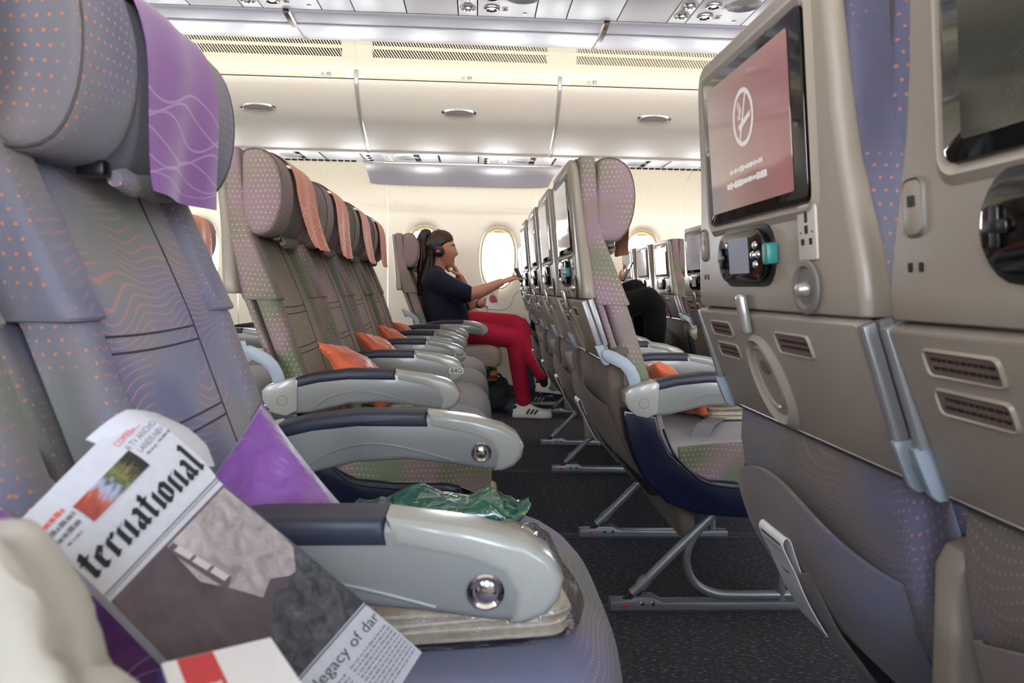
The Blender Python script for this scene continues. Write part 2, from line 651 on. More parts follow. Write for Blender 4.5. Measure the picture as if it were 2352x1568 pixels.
# ---- port overhead bins
BIN_P = 1.312
BIN_X0 = -0.782
NUM = {-1: ('85', 0.455), 0: ('84', 0.765), 1: ('83', 0.255)}
door_mesh = None
ORD = {-1: 'cream overhead bin numbered 85, left of the other numbered bins', 0: 'cream overhead bin numbered 84, in the middle above the windows',
       1: 'cream overhead bin numbered 83, right of the other numbered bins'}
M_LAMP = mat('reading_light_lens', (255, 250, 240), 0.3, emis=((255, 248, 235), 2.0))
for k in range(-3, 5):
    x0 = BIN_X0 + BIN_P * k
    x1 = x0 + BIN_P
    xc = (x0 + x1) / 2
    if x0 < XA - 0.8 or x1 > XB + 0.9:
        continue
    x0c, x1c = max(x0, XA), min(x1, XB)
    lab = ORD.get(k, 'cream overhead bin with chrome latch, %s the numbered bins' % ('aft of' if k < 0 else 'forward of'))
    t = thing('overhead_bin', lab + ('' if k in ORD else (', nearest' if k in (-2, 2) else ', further along' if k in (-3, 3) else ', last')), 'overhead bin', (0, 0, 0), 'port side overhead bins')
    g = 0.013
    dp = smooth_path(DOOR, 3)
    strip(dp, x0c + g, x1c - g, -0.02, 2).obj('door', M_BIN, t)
    # header strip with row number above the door
    MB().box(((x0c + x1c) / 2, 4.545, 2.1975), (x1c - x0c - 2 * g, 0.014, 0.053), 0.003).obj('header', M_CREAM, t)
    MB().box(((x0c + x1c) / 2, 4.537, 2.192), (x1c - x0c - 0.14, 0.006, 0.028), 0.002).obj('placard_rail', mat('placard_rail_cream', (226, 216, 190), 0.5), t)
    MB().box(((x0c + x1c) / 2, 4.548, 2.1675), (x1c - x0c - 2 * g, 0.014, 0.008)).obj('door_gap', M_DARK, t)
    if k in NUM:
        s_, fx = NUM[k]
        px = {-1: -0.975, 0: -0.080, 1: 0.733}[k]
        pl = MB().box((px, 4.5325, 2.192), (0.082, 0.003, 0.026)).obj('row_placard', M_LABEL, t)
        tm = text_mesh(s_, 0.028, lambda a, b: (px + 0.023 + a, 4.5305, 2.192 + b))
        for dz, wd in ((0.006, 0.012), (0.0015, 0.02), (-0.003, 0.017), (-0.0075, 0.018)):
            tm.box((px - 0.026 + wd / 2, 4.5308, 2.192 + dz), (wd, 0.0006, 0.0012))
        for q in range(4):
            tm.box((px - 0.0, 4.5308, 2.1995 - 0.005 * q), (0.0015, 0.0006, 0.0025))
        tm.obj('row_number', M_INK, pl, smooth=False)
    # latch: chrome rimmed cup
    # local frame on the door around (4.555, 1.985)
    cen = Vector((xc, 4.662, 1.991))
    tan = (Vector((0, 4.74, 1.935)) - Vector((0, 4.60, 2.056))).normalized()
    nor = Vector((0, tan.z, -tan.y))
    if nor.y > 0:
        nor = -nor

    def lmap(a, b_, h, cen=cen, tan=tan, nor=nor):
        return tuple(cen + Vector((1, 0, 0)) * a - tan * b_ + nor * h)
    cup = MB().prism(circ(0, 0.004, 0.112, 28, 0.040), -0.004, 0.005, lmap, 0.002).obj('latch', M_BIN, t)
    rim = MB()
    ro, ri = circ(0, 0.020, 0.116, 32, 0.030), circ(0, 0.012, 0.098, 32, 0.024)
    rim.rings([[lmap(a, b_, 0.006) for a, b_ in ro], [lmap(a, b_, 0.012) for a, b_ in [((p[0] + q[0]) / 2, (p[1] + q[1]) / 2) for p, q in zip(ro, ri)]],
               [lmap(a, b_, 0.007) for a, b_ in ri]], cap=False)
    rim.obj('latch_rim', M_CHROME, cup)
    MB().prism(circ(0, 0.010, 0.096, 28, 0.024), 0.004, 0.0068, lmap, 0.001).obj('latch_paddle', mat('latch_paddle_grey', (150, 140, 136), 0.3, 0.3), cup)
    # cove panel with two rows of slanted air slots
    cv = thing('air_vent_panel', 'cream vent panel with slanted slots above the bins, %s' % ({-1: 'left behind the purple seat', 0: 'in the middle', 1: 'right by the large screen'}.get(k) or '%s bays %s' % (WORDN[abs(k)], 'aft' if k < 0 else 'forward')), 'vent panel', group='vent panels above the port bins')
    e0, e1 = x0c + 0.10, x1c - 0.085
    prof_low = smooth_path([(4.542, 2.224), (4.530, 2.26), (4.518, 2.297)], 3)
    strip(prof_low, x0c + 0.001, x1c - 0.001, 0.008).obj('lower_band', M_CREAM, cv)
    strip([(4.510, 2.346), (4.507, 2.366)], x0c + 0.001, x1c - 0.001, 0.008).obj('middle_band', M_CREAM, cv)
    for (ya, za), (yb, zb), nm in (((4.518, 2.297), (4.510, 2.346), 'lower'), ((4.507, 2.366), (4.487, 2.421), 'upper')):
        for ex0, ex1 in ((x0c + 0.001, e0), (e1, x1c - 0.001)):
            strip([(ya, za), (yb, zb)], ex0, ex1, 0.008).obj('end_band', M_CREAM, cv)
        sl = MB()
        x = e0 - 0.03
        while x < e1:
            xs = [x, x + 0.0088]
            vs = []
            for dd in (0.0, 0.022):
                for (yy, zz, off) in ((ya, za, 0.034), (yb, zb, 0.0)):
                    for q in xs:
                        vs.append((min(max(q + off, e0), e1), yy + dd, zz))
            sl.add(vs, [(0, 1, 3, 2), (4, 6, 7, 5), (0, 2, 6, 4), (1, 5, 7, 3)])
            x += 0.0178
        so = sl.obj('slats', M_CREAM, cv, smooth=False)
        so['kind'] = 'stuff'
        MB().box(((e0 + e1) / 2, (ya + yb) / 2 + 0.06, (za + zb) / 2 + 0.01), (e1 - e0, 0.01, 0.075)).obj('slot_shade_back', mat('slot_shade_black', (6, 6, 6), 0.9, spec=0.1), cv)  # black sheet stands in for the shade inside the slots
struct(strip([(y + 0.03, z + 0.03) for y, z in DOOR], XA, XB, -0.01).obj('trim_42', M_DARK))  # dark backing added behind the doors against light leaks
# dividers between the bins (port) and under the centre bins
n_tr = 50
for k in range(-2, 5):
    x = BIN_X0 + BIN_P * k
    if x < XA + 0.05 or x > XB - 0.05:
        continue
    b = MB()
    pts = smooth_path([(4.545, 2.224), *DOOR, (5.055, 1.806)], 3)
    b.rings([[(x - 0.0145, y, z), (x - 0.008, y - 0.006, z - 0.005), (x + 0.008, y - 0.006, z - 0.005), (x + 0.0145, y, z), (x, y + 0.02, z + 0.01)] for y, z in pts])
    struct(b.obj('trim_%d' % n_tr, mat('bin_divider_silver', (190, 186, 180), 0.22, 0.5)))
    n_tr += 1
    b = MB()
    pts = smooth_path([(2.905, 1.952), (2.98, 1.943), (3.06, 1.940), (3.14, 1.944), (3.24, 1.962), (3.36, 2.02)], 4)
    b.rings([[(x - 0.016, y, z), (x - 0.010, y, z - 0.009), (x + 0.010, y, z - 0.009), (x + 0.016, y, z), (x, y, z + 0.015)] for y, z in pts])
    struct(b.obj('trim_%d' % n_tr, M_CHROME))
    n_tr += 1

# ---- port service channel under the bins
struct(strip([(5.035, 1.818), (5.05, 1.806), (5.075, 1.802)], XA, XB, -0.01).obj('trim_80', M_BIN))
PSU_P = 0.862


def psu_far(x, lab):
    z = 1.8055
    t = thing('passenger_service_unit', lab, 'service unit', group='service units under the port bins')
    MB().box((x + 0.19, 5.225, z + 0.006), (0.38, 0.31, 0.014), 0.002).obj('panel', M_PSU, t)
    MB().box((x + 0.075, 5.225, z + 0.005), (0.14, 0.30, 0.016), 0.002).obj('air_panel', M_PSU2, t)
    for q in range(3):
        y = 5.14 + 0.085 * q
        a = MB().lathe([(0.0, 0.002), (0.024, 0.003), (0.033, 0.0), (0.033, -0.006)], (x + 0.05, y, z - 0.004), (0, 0, -1), 16).obj('air_nozzle', M_ALU, t)
        MB().lathe([(0.0, 0.012), (0.012, 0.012), (0.016, 0.0)], (x + 0.05, y, z - 0.004), (0, 0, -1), 12).obj('nozzle_cap', M_BLACK, a)
        a = MB().lathe([(0.0, 0.002), (0.02, 0.002), (0.027, 0.0), (0.027, -0.006)], (x + 0.20, y, z - 0.002), (0, 0, -1), 16).obj('reading_light', M_CHROME, t)
        MB().lathe([(0.0, 0.005), (0.014, 0.004), (0.017, 0.001)], (x + 0.20, y, z - 0.002), (0, 0, -1), 12).obj('lens', M_LAMP, a)
    sp = MB()
    for q in range(6):
        r = 0.02 + 0.013 * q
        ring_o, ring_i = circ(x + 0.33, 5.225, r, 24), circ(x + 0.33, 5.225, r - 0.005, 24)
        sp.rings([[(a, b, z - 0.002) for a, b in ring_o], [(a, b, z - 0.004) for a, b in ring_i]], cap=False)
    sp.obj('speaker_grille', M_PSU2, t)
    for a, w in ((0.42, 0.14), (0.57, 0.285)):
        MB().box((x + a + w / 2, 5.225, 1.8115), (w - 0.005, 0.31, 0.014), 0.002).obj('blank_panel', M_PSU, t)
    return t


for k in range(-4, 6):
    x = 0.012 + PSU_P * k
    if x < XA or x + PSU_P > XB:
        continue
    psu_far(x, {-1: 'port service unit left of the valance middle, row of air nozzles and lamps', 0: 'port service unit above the sunlit window, air nozzles and lamps',
                1: 'port service unit above the far row 83 seats, air nozzles and lamps'}.get(k, 'port service unit of air nozzles and lamps, %s bays %s' % (WORDN[abs(k)], 'aft' if k < 0 else 'forward')))
# slotted air outlet along the outer edge of the channel, seen left and right of the valance
struct(MB().box((MID, 5.225, 1.826), (LEN, 0.40, 0.01)).obj('trim_81', M_DARK))
for i, (xa, xb) in enumerate(((-2.6, -0.93), (0.72, 2.8))):
    s_ = MB()
    x = xa
    while x < xb:
        s_.box((x, 5.405, 1.803), (0.036, 0.022, 0.010))
        x += 0.05
    v_ = s_.obj('air_outlet_strip', M_DARK, smooth=False)
    tag(v_, 'dark dashed air outlet strip %s of the valance' % ('left' if i == 0 else 'right'), 'vent')
struct(MB().box((MID, 5.405, 1.812), (LEN, 0.05, 0.01)).obj('trim_82', M_PSU))

# bluish curved valance over two windows
val = smooth_path([(5.41, 1.806), (5.47, 1.800), (5.56, 1.772), (5.64, 1.728), (5.70, 1.690)], 4)
nv = len(val) - 1


def vfn(u, v):
    i = min(int(round(v * nv)), nv)
    y, z = val[i]
    s = v * 0.05
    xa, xb = -0.880 + s * 0.3, 0.660 - s * 1.6
    r = 0.04
    return (xa + (xb - xa) * u, y, z - 0.012 * (1 - (2 * u - 1) ** 8))


tag(MB().sheet(vfn, 24, nv, 0.012).obj('curved_valance', M_CBIN), 'pale curved valance panel below the service channel above two windows', 'panel')

# ---- centre bins: underside and port-facing curve
cb = smooth_path([(2.90, 1.955), (2.915, 1.949), (2.97, 1.944), (3.02, 1.942)], 3)
cb2 = smooth_path([(3.02, 1.937), (3.10, 1.938), (3.18, 1.946), (3.28, 1.972), (3.38, 2.04), (3.44, 2.16), (3.455, 2.32), (3.455, 2.50)], 3)
for k in range(-3, 5):
    x0 = max(BIN_X0 + BIN_P * k, XA)
    x1 = min(x0 + BIN_P, BIN_X0 + BIN_P * (k + 1), XB)
    if x1 - x0 < 0.1:
        continue
    t = thing('centre_overhead_bin', 'grey centre bin underside with chrome divider, %s' % {-1: 'above the purple headrest cloth', 0: 'above the middle of the cabin', 1: 'above the large no smoking screen'}.get(k, '%s bays %s' % (WORDN[abs(k)], 'aft' if k < 0 else 'forward')), 'overhead bin', group='centre overhead bins')
    strip(cb, x0 + 0.012, x1 - 0.012, -0.015, 2).obj('bin_sill', M_CBIN, t)
    strip(cb2, x0 + 0.012, x1 - 0.012, -0.015, 2).obj('bin_door', M_CBIN, t)
# starboard-facing half, out of the picture above, closes the bin block
struct(strip([mir(p) for p in [(2.90, 1.955), (3.0, 1.94), *cb2[1:]]], XA, XB, 0.015).obj('trim_90', M_CBIN))
struct(MB().box((MID, 2.72, 1.976), (LEN, 0.42, 0.012)).obj('trim_91', M_DARK))

# centre service channel
GAP = 0.004
SEQ = (('air', 0.078), ('light', 0.235), ('blank', 0.130), ('blank', 0.210), ('dark', 0.209))


def psu_centre(x, lab):
    z = 1.955
    t = thing('passenger_service_unit', lab, 'service unit', group='service units in the centre channel')
    MB().box((x + 0.039, 2.715, z + 0.006), (0.078 - GAP, 0.362, 0.012), 0.0015).obj('air_panel', M_PSU, t)
    MB().box((x + 0.078 + 0.1175, 2.715, z + 0.006), (0.235 - GAP, 0.362, 0.012), 0.0015).obj('light_panel', M_PSU, t)
    for y in (2.815, 2.71, 2.605):
        a = MB().lathe([(0.012, -0.003), (0.024, 0.0005), (0.031, 0.003), (0.034, 0.0), (0.034, -0.004)], (x + 0.041, y, z), (0, 0, -1), 24).obj('air_nozzle', M_PSU2, t)
        MB().lathe([(0.0, 0.018), (0.009, 0.018), (0.012, 0.012), (0.017, 0.011), (0.019, 0.004), (0.022, 0.0)], (x + 0.041, y, z), (0, 0, -1), 16).obj('nozzle_cap', M_ALU, a)
        a = MB().lathe([(0.0, -0.001), (0.016, 0.001), (0.024, 0.006), (0.031, 0.005), (0.033, 0.0), (0.033, -0.004)], (x + 0.135, y, z), (0, 0, -1), 24).obj('reading_light', M_CHROME, t)
        MB().lathe([(0.0, 0.003), (0.010, 0.003), (0.012, 0.001)], (x + 0.135, y, z), (0, 0, -1), 12).obj('lens', M_LAMP, a)
        pl = MB().box((x + 0.188, y, z - 0.0006), (0.024, 0.040, 0.0014)).obj('button_plate', mat('button_plate', (176, 172, 174), 0.5), t)
        MB().box((x + 0.187, y, z - 0.0014), (0.010, 0.026, 0.001)).box((x + 0.192, y + 0.004, z - 0.0014), (0.016, 0.006, 0.001)).obj('red_mark', mat('button_mark', (140, 60, 62), 0.6), pl)
    MB().lathe([(0.0, 0.002), (0.008, 0.002), (0.010, -0.001)], (x + 0.270, 2.855, z), (0, 0, -1), 14).obj('fastener', M_ALU, t)
    sp = MB()
    for q in range(7):
        r = 0.014 + 0.009 * q
        sp.rings([[(a, b, z - 0.001) for a, b in circ(x + 0.252, 2.70, r, 24)], [(a, b, z - 0.003) for a, b in circ(x + 0.252, 2.70, r - 0.005, 24)]], cap=False)
    sp.obj('speaker_grille', M_PSU2, t)
    return t


for k in range(-5, 6):
    x = -0.085 + PSU_P * k
    if x < XA or x + PSU_P > XB:
        continue
    tt = psu_centre(x, 'centre ceiling service unit with round nozzles and lamps, %s' % {-1: 'by the left chrome divider', 0: 'nearest the picture middle', 1: 'above the large screen'}.get(k, '%s rows %s' % (WORDN[abs(k)], 'aft' if k < 0 else 'forward')))
    xx = x
    for nm, w in SEQ:
        if nm in ('blank', 'dark'):
            MB().box((xx + w / 2, 2.715, 1.961), (w - GAP, 0.362, 0.012), 0.0015).obj('blank_panel', M_PSU if nm == 'blank' else M_PSU2, tt)
        xx += w

# unseen plates added round the cabin to block daylight except at the windows
M_LIGHT_BLOCK = mat('light_block_grey', (150, 150, 150), 0.9)
struct(MB().box((MID, CY, 2.66), (LEN + 0.2, 7.3, 0.04)).obj('trim_95', M_LIGHT_BLOCK))
for y in (6.33, -0.90):
    struct(MB().box((MID, y, 2.08), (LEN + 0.2, 0.04, 1.16)).obj('trim_96' if y > 0 else 'trim_97', M_LIGHT_BLOCK))

# ------------------------------------------------------------------ seats
M_SHELL = mat('seat_shell_taupe', (150, 139, 128), 0.36, grain=0.03, gscale=500, spec=0.5)
M_SHELL_D = mat('seat_shell_recess_shade', (112, 104, 98), 0.5)  # darker copy of the shell colour, paints shade of recesses and grooves
M_ARM = mat('armrest_grey', (130, 129, 127), 0.30, grain=0.02, coat=0.15)
M_ARMCAP = mat('armrest_cap_warm_grey', (158, 156, 148), 0.26, coat=0.2)
M_PAD = mat('armrest_pad_navy', (40, 42, 56), 0.5)
M_NAVY = mat('side_frame_navy', (15, 20, 44), 0.28, coat=0.3)
M_LINK = mat('tray_link_blue_grey', (150, 160, 170), 0.4)
M_BAR = mat('tray_arm_grey', (150, 150, 152), 0.35, 0.3)
M_GLASS = mat('monitor_black_glass', (10, 10, 12), 0.06, spec=0.6)
M_STEEL = mat('leg_steel_grey', (138, 142, 148), 0.38, 0.6)
M_SOCK = mat('socket_plate', (190, 182, 170), 0.5)
M_SILVER = mat('latch_silver', (196, 194, 190), 0.25, 0.7)
M_PANBLK = mat('seat_pan_dark', (24, 25, 32), 0.6)
M_CARD = mat('card_white', (226, 224, 222), 0.4)

PAL = {
    'near': dict(side=fabric('fabric_blue_dots', [(112, 112, 140), (130, 130, 150), (140, 134, 138), (128, 132, 124)], (212, 140, 104), 'dots'),
                 front=fabric('fabric_blue_waves', [(122, 124, 158), (142, 142, 166), (154, 148, 152), (144, 148, 142)], (220, 146, 122), 'wave', 0.95),
                 top=fabric('fabric_blue_waves_seat', [(114, 114, 152), (134, 134, 156), (142, 138, 144), (128, 134, 134)], (210, 146, 116), 'wave', 0.85),
                 cloth=(132, 78, 150)),
    'mid': dict(side=fabric('fabric_mauve_dots', [(122, 130, 106), (140, 130, 118), (158, 132, 142), (148, 132, 124), (118, 128, 104)], (214, 188, 158), 'dots'),
                front=fabric('fabric_taupe_waves', [(150, 150, 132), (168, 156, 142), (174, 154, 144), (162, 150, 154)], (214, 190, 160), 'wave', 0.7),
                top=fabric('fabric_grey_plain', [(172, 170, 176), (180, 176, 180), (174, 168, 168)], (150, 140, 130), 'plain'),
                cloth=(222, 126, 92)),
}
M_LOWBACK = fabric('fabric_lower_back', [(92, 84, 74), (104, 94, 84), (112, 94, 88), (96, 92, 84)], (150, 112, 90), 'wave', 0.30)
M_LOWBACK_N = fabric('fabric_lower_back_blue', [(92, 94, 124), (112, 106, 110), (118, 106, 100), (104, 100, 96)], (190, 126, 100), 'wave', 0.42)


def cloth_mat(name, rgb, line=None):
    t = NT(name)
    uv = t.n('ShaderNodeUVMap').outputs[0]
    sep = t.n('ShaderNodeSeparateXYZ', None, Vector=uv)
    u, v = sep.outputs[0], sep.outputs[1]
    pos = t.n('ShaderNodeNewGeometry').outputs['Position']
    c = lin(rgb)
    base = t.mix(t.noise(pos, 18.0, 2.0), tuple(x * 0.9 for x in c[:3]) + (1,), tuple(min(1, x * 1.1) for x in c[:3]) + (1,))
    lines = None
    for i, (v0, a, f, ph) in enumerate(((0.66, 0.030, 1.0, 0.3), (0.70, 0.030, 1.0, 0.9), (0.74, 0.028, 1.15, 1.6), (0.79, 0.03, 1.0, 2.6), (0.83, 0.026, 1.2, 0.1), (0.87, 0.028, 1.1, 1.2), (0.91, 0.024, 1.0, 2.0))):
        w = t.m_('MULTIPLY_ADD', t.m_('SINE', t.m_('MULTIPLY_ADD', u, 6.283 * f, ph * 2)), a, v0)
        d = t.m_('ABSOLUTE', t.m_('SUBTRACT', v, w))
        l = t.m_('MULTIPLY', t.m_('SUBTRACT', 0.0045, d), 400.0, clamp=True)
        lines = l if lines is None else t.m_('MAXIMUM', lines, l)
    hi = tuple(min(1, x * 1.0 + 0.25) for x in c[:3]) + (1,)
    t.P(Base_Color=t.mix(t.m_('MULTIPLY', lines, 0.55), base, hi), Roughness=0.6, Sheen_Weight=0.25)
    t.bump(t.noise(pos, 700.0, 2.0), 0.15, 0.001)
    return t.m


M_CLOTH = {'near': cloth_mat('headrest_cloth_purple', (128, 74, 148)), 'mid': cloth_mat('headrest_cloth_orange', (224, 128, 92))}

HW = 0.2575


def sweep_rr(levels, seg=3, ends=0.6):
    """levels: (z, x0, x1, y0, y1, r) bottom to top; rounded rectangle sections with softened ends"""
    def ring(z, x0, x1, y0, y1, r):
        r = min(r, (x1 - x0) * 0.49, (y1 - y0) * 0.49)
        return [(a, b, z) for a, b in rrect((x0 + x1) / 2, (y0 + y1) / 2, x1 - x0, y1 - y0, r, seg)]

    def shr(L, k, dz):
        z, x0, x1, y0, y1, r = L
        return (z + dz, x0 + k, x1 - k, y0 + k, y1 - k, r)
    e = ends * min(levels[0][5], levels[0][2] - levels[0][1])
    Ls = [shr(levels[0], e, 0), shr(levels[0], e * 0.3, e * 0.3)] + [L if 0 < i < len(levels) - 1 else shr(L, 0, e if i == 0 else -e) for i, L in enumerate(levels)] + [shr(levels[-1], e * 0.3, -e * 0.3), shr(levels[-1], e, 0)]
    return MB().rings([ring(*L) for L in Ls])


def pad_xz(outline, y0, y1, r=0.02, n=3, plan=None, ny=1):
    """closed XZ outline extruded along y with rounded ends"""
    cx = sum(p[0] for p in outline) / len(outline)
    cz = sum(p[1] for p in outline) / len(outline)
    rad = sum(math.hypot(p[0] - cx, p[1] - cz) for p in outline) / len(outline)
    st = [(y0 + r * (1 - math.cos(PI / 2 * k / n)), 1 - (r / rad) * (1 - math.sin(PI / 2 * k / n))) for k in range(n + 1)]
    mids = [(y0 + r + (y1 - y0 - 2 * r) * k / ny, 1.0) for k in range(1, ny)]
    en = [(y0 + y1 - y, s) for y, s in reversed(st)]
    rings = []
    for y, s in st + mids + en:
        ring = []
        for x, z in outline:
            xx, zz = cx + (x - cx) * s, cz + (z - cz) * s
            if plan:
                xx, zz = plan(xx, y, zz)
            ring.append((xx, y, zz))
        rings.append(ring)
    b = MB().rings(rings)
    uv = []
    per = [0.0]
    for i in range(1, len(outline)):
        per.append(per[-1] + math.hypot(outline[i][0] - outline[i - 1][0], outline[i][1] - outline[i - 1][1]))
    for y, s in st + mids + en:
        uv += [(y, q) for q in per]
    b.uv = uv
    return b


XF = [(1.183, -0.553), (1.154, -0.549), (0.995, -0.530), (0.952, -0.516), (0.887, -0.487), (0.8075, -0.4545), (0.61, -0.387), (0.46, -0.335), (0.40, -0.32)]
XBK = [(1.183, -0.590), (1.02, -0.580), (0.867, -0.558), (0.82, -0.548), (0.66, -0.490), (0.46, -0.44), (0.40, -0.42)]


def lut(tab, z):
    if z >= tab[0][0]:
        return tab[0][1]
    for (z0, x0), (z1, x1) in zip(tab, tab[1:]):
        if z >= z1:
            return x0 + (x1 - x0) * (z0 - z) / (z0 - z1)
    return tab[-1][1]


def xf(z):
    return lut(XF, z)


def xb(z):
    return lut(XBK, z)


def rear(ly, z, off):
    """point on the slanted rear face of the shell"""
    x = -0.615 + (1.174 - z) * 0.102
    return (x - off * 0.995, ly, z - off * 0.10)


def tray_pt(ly, z, off):
    x = -0.583 + (0.815 - z) * 0.43
    return (x - off * 0.92, ly, z - off * 0.39)


ARM = [(-0.470, 0.580), (-0.457, 0.594), (-0.407, 0.613), (-0.353, 0.628), (-0.27, 0.639), (-0.162, 0.639), (-0.08, 0.629), (-0.034, 0.617), (-0.012, 0.604), (0.0, 0.586),
       (-0.003, 0.568), (-0.014, 0.555), (-0.035, 0.5465), (-0.06, 0.547), (-0.12, 0.556), (-0.19, 0.563), (-0.27, 0.558), (-0.315, 0.547), (-0.36, 0.536), (-0.413, 0.531), (-0.455, 0.543), (-0.47, 0.562)]
_cache = {}


def cached(key, fn, m, **kw):
    if key not in _cache:
        _cache[key] = fn().mesh(key.split('|')[0], m, **kw)
    return _cache[key]


def P(key, fn, m, parent, name=None, loc=None, mir=False, **kw):
    me = cached(key, fn, m, **kw)
    o = link(name or key.split('|')[0], me, parent)
    if loc:
        o.location = loc
    if mir:
        o.scale = (1, -1, 1)
    return o


def xz(y0):
    return lambda a, b, h: (a, y0 + h, b)


def b_main():
    zs = [0.43, 0.50, 0.58, 0.655, 0.665, 0.70, 0.765, 0.775, 0.81, 0.85, 0.90, 0.95, 0.995, 1.05, 1.12, 1.175]
    n = 16
    rings = []
    for z in zs:
        f, k = xf(z) - 0.014, xb(z)
        if z > 1.0:
            f -= 0.004
        hw = 0.172
        front = []
        for i in range(n + 1):
            y = -hw + 2 * hw * i / n
            q = abs(y) / hw
            front.append((f - 0.006 * math.cos(q * PI / 2) + (0.004 if q > 0.9 else 0), y, z))
        rings.append(front + [(k, hw, z), (k, -hw, z)])
    top = [(p[0] - 0.006, p[1] * 0.97, 1.181) for p in rings[-1]]
    b = MB().rings(rings + [top])
    uv = []
    for r in rings + [top]:
        uv += [(p[1] + 0.3, p[2]) for p in r]
    b.uv = uv
    return b


def b_seams():
    def sx(y, z):
        return xf(z) - 0.014 - 0.006 * math.cos(min(1, abs(y) / 0.172) * PI / 2) + 0.0004
    s = MB()
    for z in (0.666, 0.682, 0.770, 0.788):
        s.tube([(sx(y, z - 0.003 * math.sin(PI * i / 10)), y, z - 0.003 * math.sin(PI * i / 10)) for i, y in enumerate([-0.146 + 0.0234 * k for k in range(11)])], 0.0014, 5)
    for y in (-0.148, 0.088):
        s.tube([(sx(y, z), y, z) for z in (0.45, 0.52, 0.58, 0.65, 0.70, 0.75, 0.80, 0.85, 0.89, 0.93, 0.96, 0.99)], 0.0012, 5)
    return s


def b_sidecover():
    L = []
    for z in (0.806, 0.83, 0.87, 0.92, 0.97, 1.02, 1.08, 1.14, 1.183):
        hw = 0.217 if z < 0.95 else 0.217 - min(1, (z - 0.95) / 0.07) * 0.014
        y0 = 0.148 if z < 0.98 else 0.135
        L.append((z, xb(z) - 0.001, xf(z) + 0.002, y0, hw, 0.014))
    return sweep_rr(L, 4, 0.35)


def b_topbar():
    # cover across the top between the side covers, behind the headrest
    return sweep_rr([(1.10, -0.586, -0.552, -0.15, 0.15, 0.01), (1.15, -0.588, -0.552, -0.15, 0.15, 0.012), (1.184, -0.590, -0.554, -0.15, 0.15, 0.014)], 3, 0.5)


def b_bolster():
    L = []
    for z in (0.43, 0.50, 0.58, 0.66, 0.74, 0.80, 0.822):
        L.append((z, xf(z) - 0.060, xf(z) - 0.002, 0.150, 0.212, 0.022))
    return sweep_rr(L, 4, 0.4)


def b_sidepanel():
    L = []
    for z, w in ((0.46, 0.0), (0.54, 0.0), (0.60, 0.006), (0.66, 0.002), (0.74, 0.0), (0.80, 0.0), (0.818, 0.0)):
        L.append((z, xb(z) + 0.004, xf(z) - 0.066 + w, 0.150, 0.214 + w * 0.3, 0.016))
    return sweep_rr(L, 4, 0.4)


WING = [(-0.545, 1.163), (-0.538, 1.177), (-0.517, 1.183), (-0.488, 1.178), (-0.463, 1.158), (-0.449, 1.125), (-0.443, 1.085), (-0.446, 1.040), (-0.457, 1.003), (-0.475, 0.977), (-0.502, 0.967), (-0.532, 0.970), (-0.545, 0.982)]


def b_wing():
    return pad_xz(smooth_path(WING + [WING[0]], 2)[:-1], 0.088, 0.203, 0.020, 5)


def b_hcentre():
    o = [(x + (-0.010 if x > -0.5 else 0), 1.075 + (z - 1.075) * 0.97) for x, z in WING]
    return pad_xz(smooth_path(o + [o[0]], 2)[:-1], -0.10, 0.10, 0.012, 3)


def b_wingpipe():
    c = [(x, z) for x, z in smooth_path(WING + [WING[0]], 2)]
    cx, cz = -0.5, 1.075
    return MB().tube([(cx + (x - cx) * 0.955, 0.1975, cz + (z - cz) * 0.968) for x, z in c], 0.0014, 5)


def cloth_fn(flare, w=0.104, drop=0.945):
    path = smooth_path([(-0.553, 1.178), (-0.530, 1.1895), (-0.500, 1.187), (-0.460, 1.160), (-0.4425, 1.120), (-0.4365, 1.080), (-0.438 + flare * 0.35, 1.02), (-0.440 + flare * 0.75, 0.97), (-0.440 + flare, drop)], 3)
    n = len(path) - 1

    def fn(u, v):
        i = min(int(v * n + 1e-6), n - 1)
        t = v * n - i
        x = path[i][0] * (1 - t) + path[i + 1][0] * t
        z = path[i][1] * (1 - t) + path[i + 1][1] * t
        y = (u - 0.5) * 2 * w * (1 - 0.12 * v)
        s = max(0.0, v - 0.6)
        x += 0.010 * s * math.sin(u * 7 + 1) + 0.004 * math.sin(u * 11 + v * 6) * min(1, v * 2) * 0.5 + 0.003
        z += -0.008 * s * math.sin(u * 3.0)
        return (x, y, z)
    return fn


def b_shell():
    L = []
    for z, hw in ((0.822, 0.240), (0.845, 0.240), (0.87, 0.236), (0.90, 0.229), (0.94, 0.219), (0.98, 0.210), (1.03, 0.203), (1.09, 0.199), (1.135, 0.196), (1.155, 0.191), (1.168, 0.183), (1.178, 0.170)):
        x0 = -0.615 + (1.174 - z) * 0.102
        th = 0.022 + 0.012 * (1.174 - z) / 0.35
        L.append((z, x0, x0 + th, -hw, hw, 0.011))
    return sweep_rr(L, 4, 0.5)


def rp(off):
    return lambda a, b, h: rear(a, b, off + h)


def tp(off):
    return lambda a, b, h: tray_pt(a, b, off + h)


def ring_prism(outer, inner, mapf, h0, h1):
    b = MB()
    mid = [((p[0] + q[0]) / 2, (p[1] + q[1]) / 2) for p, q in zip(outer, inner)]
    b.rings([[mapf(*p, h0) for p in outer], [mapf(*p, h1) for p in mid], [mapf(*p, h0) for p in inner]], cap=False)
    return b


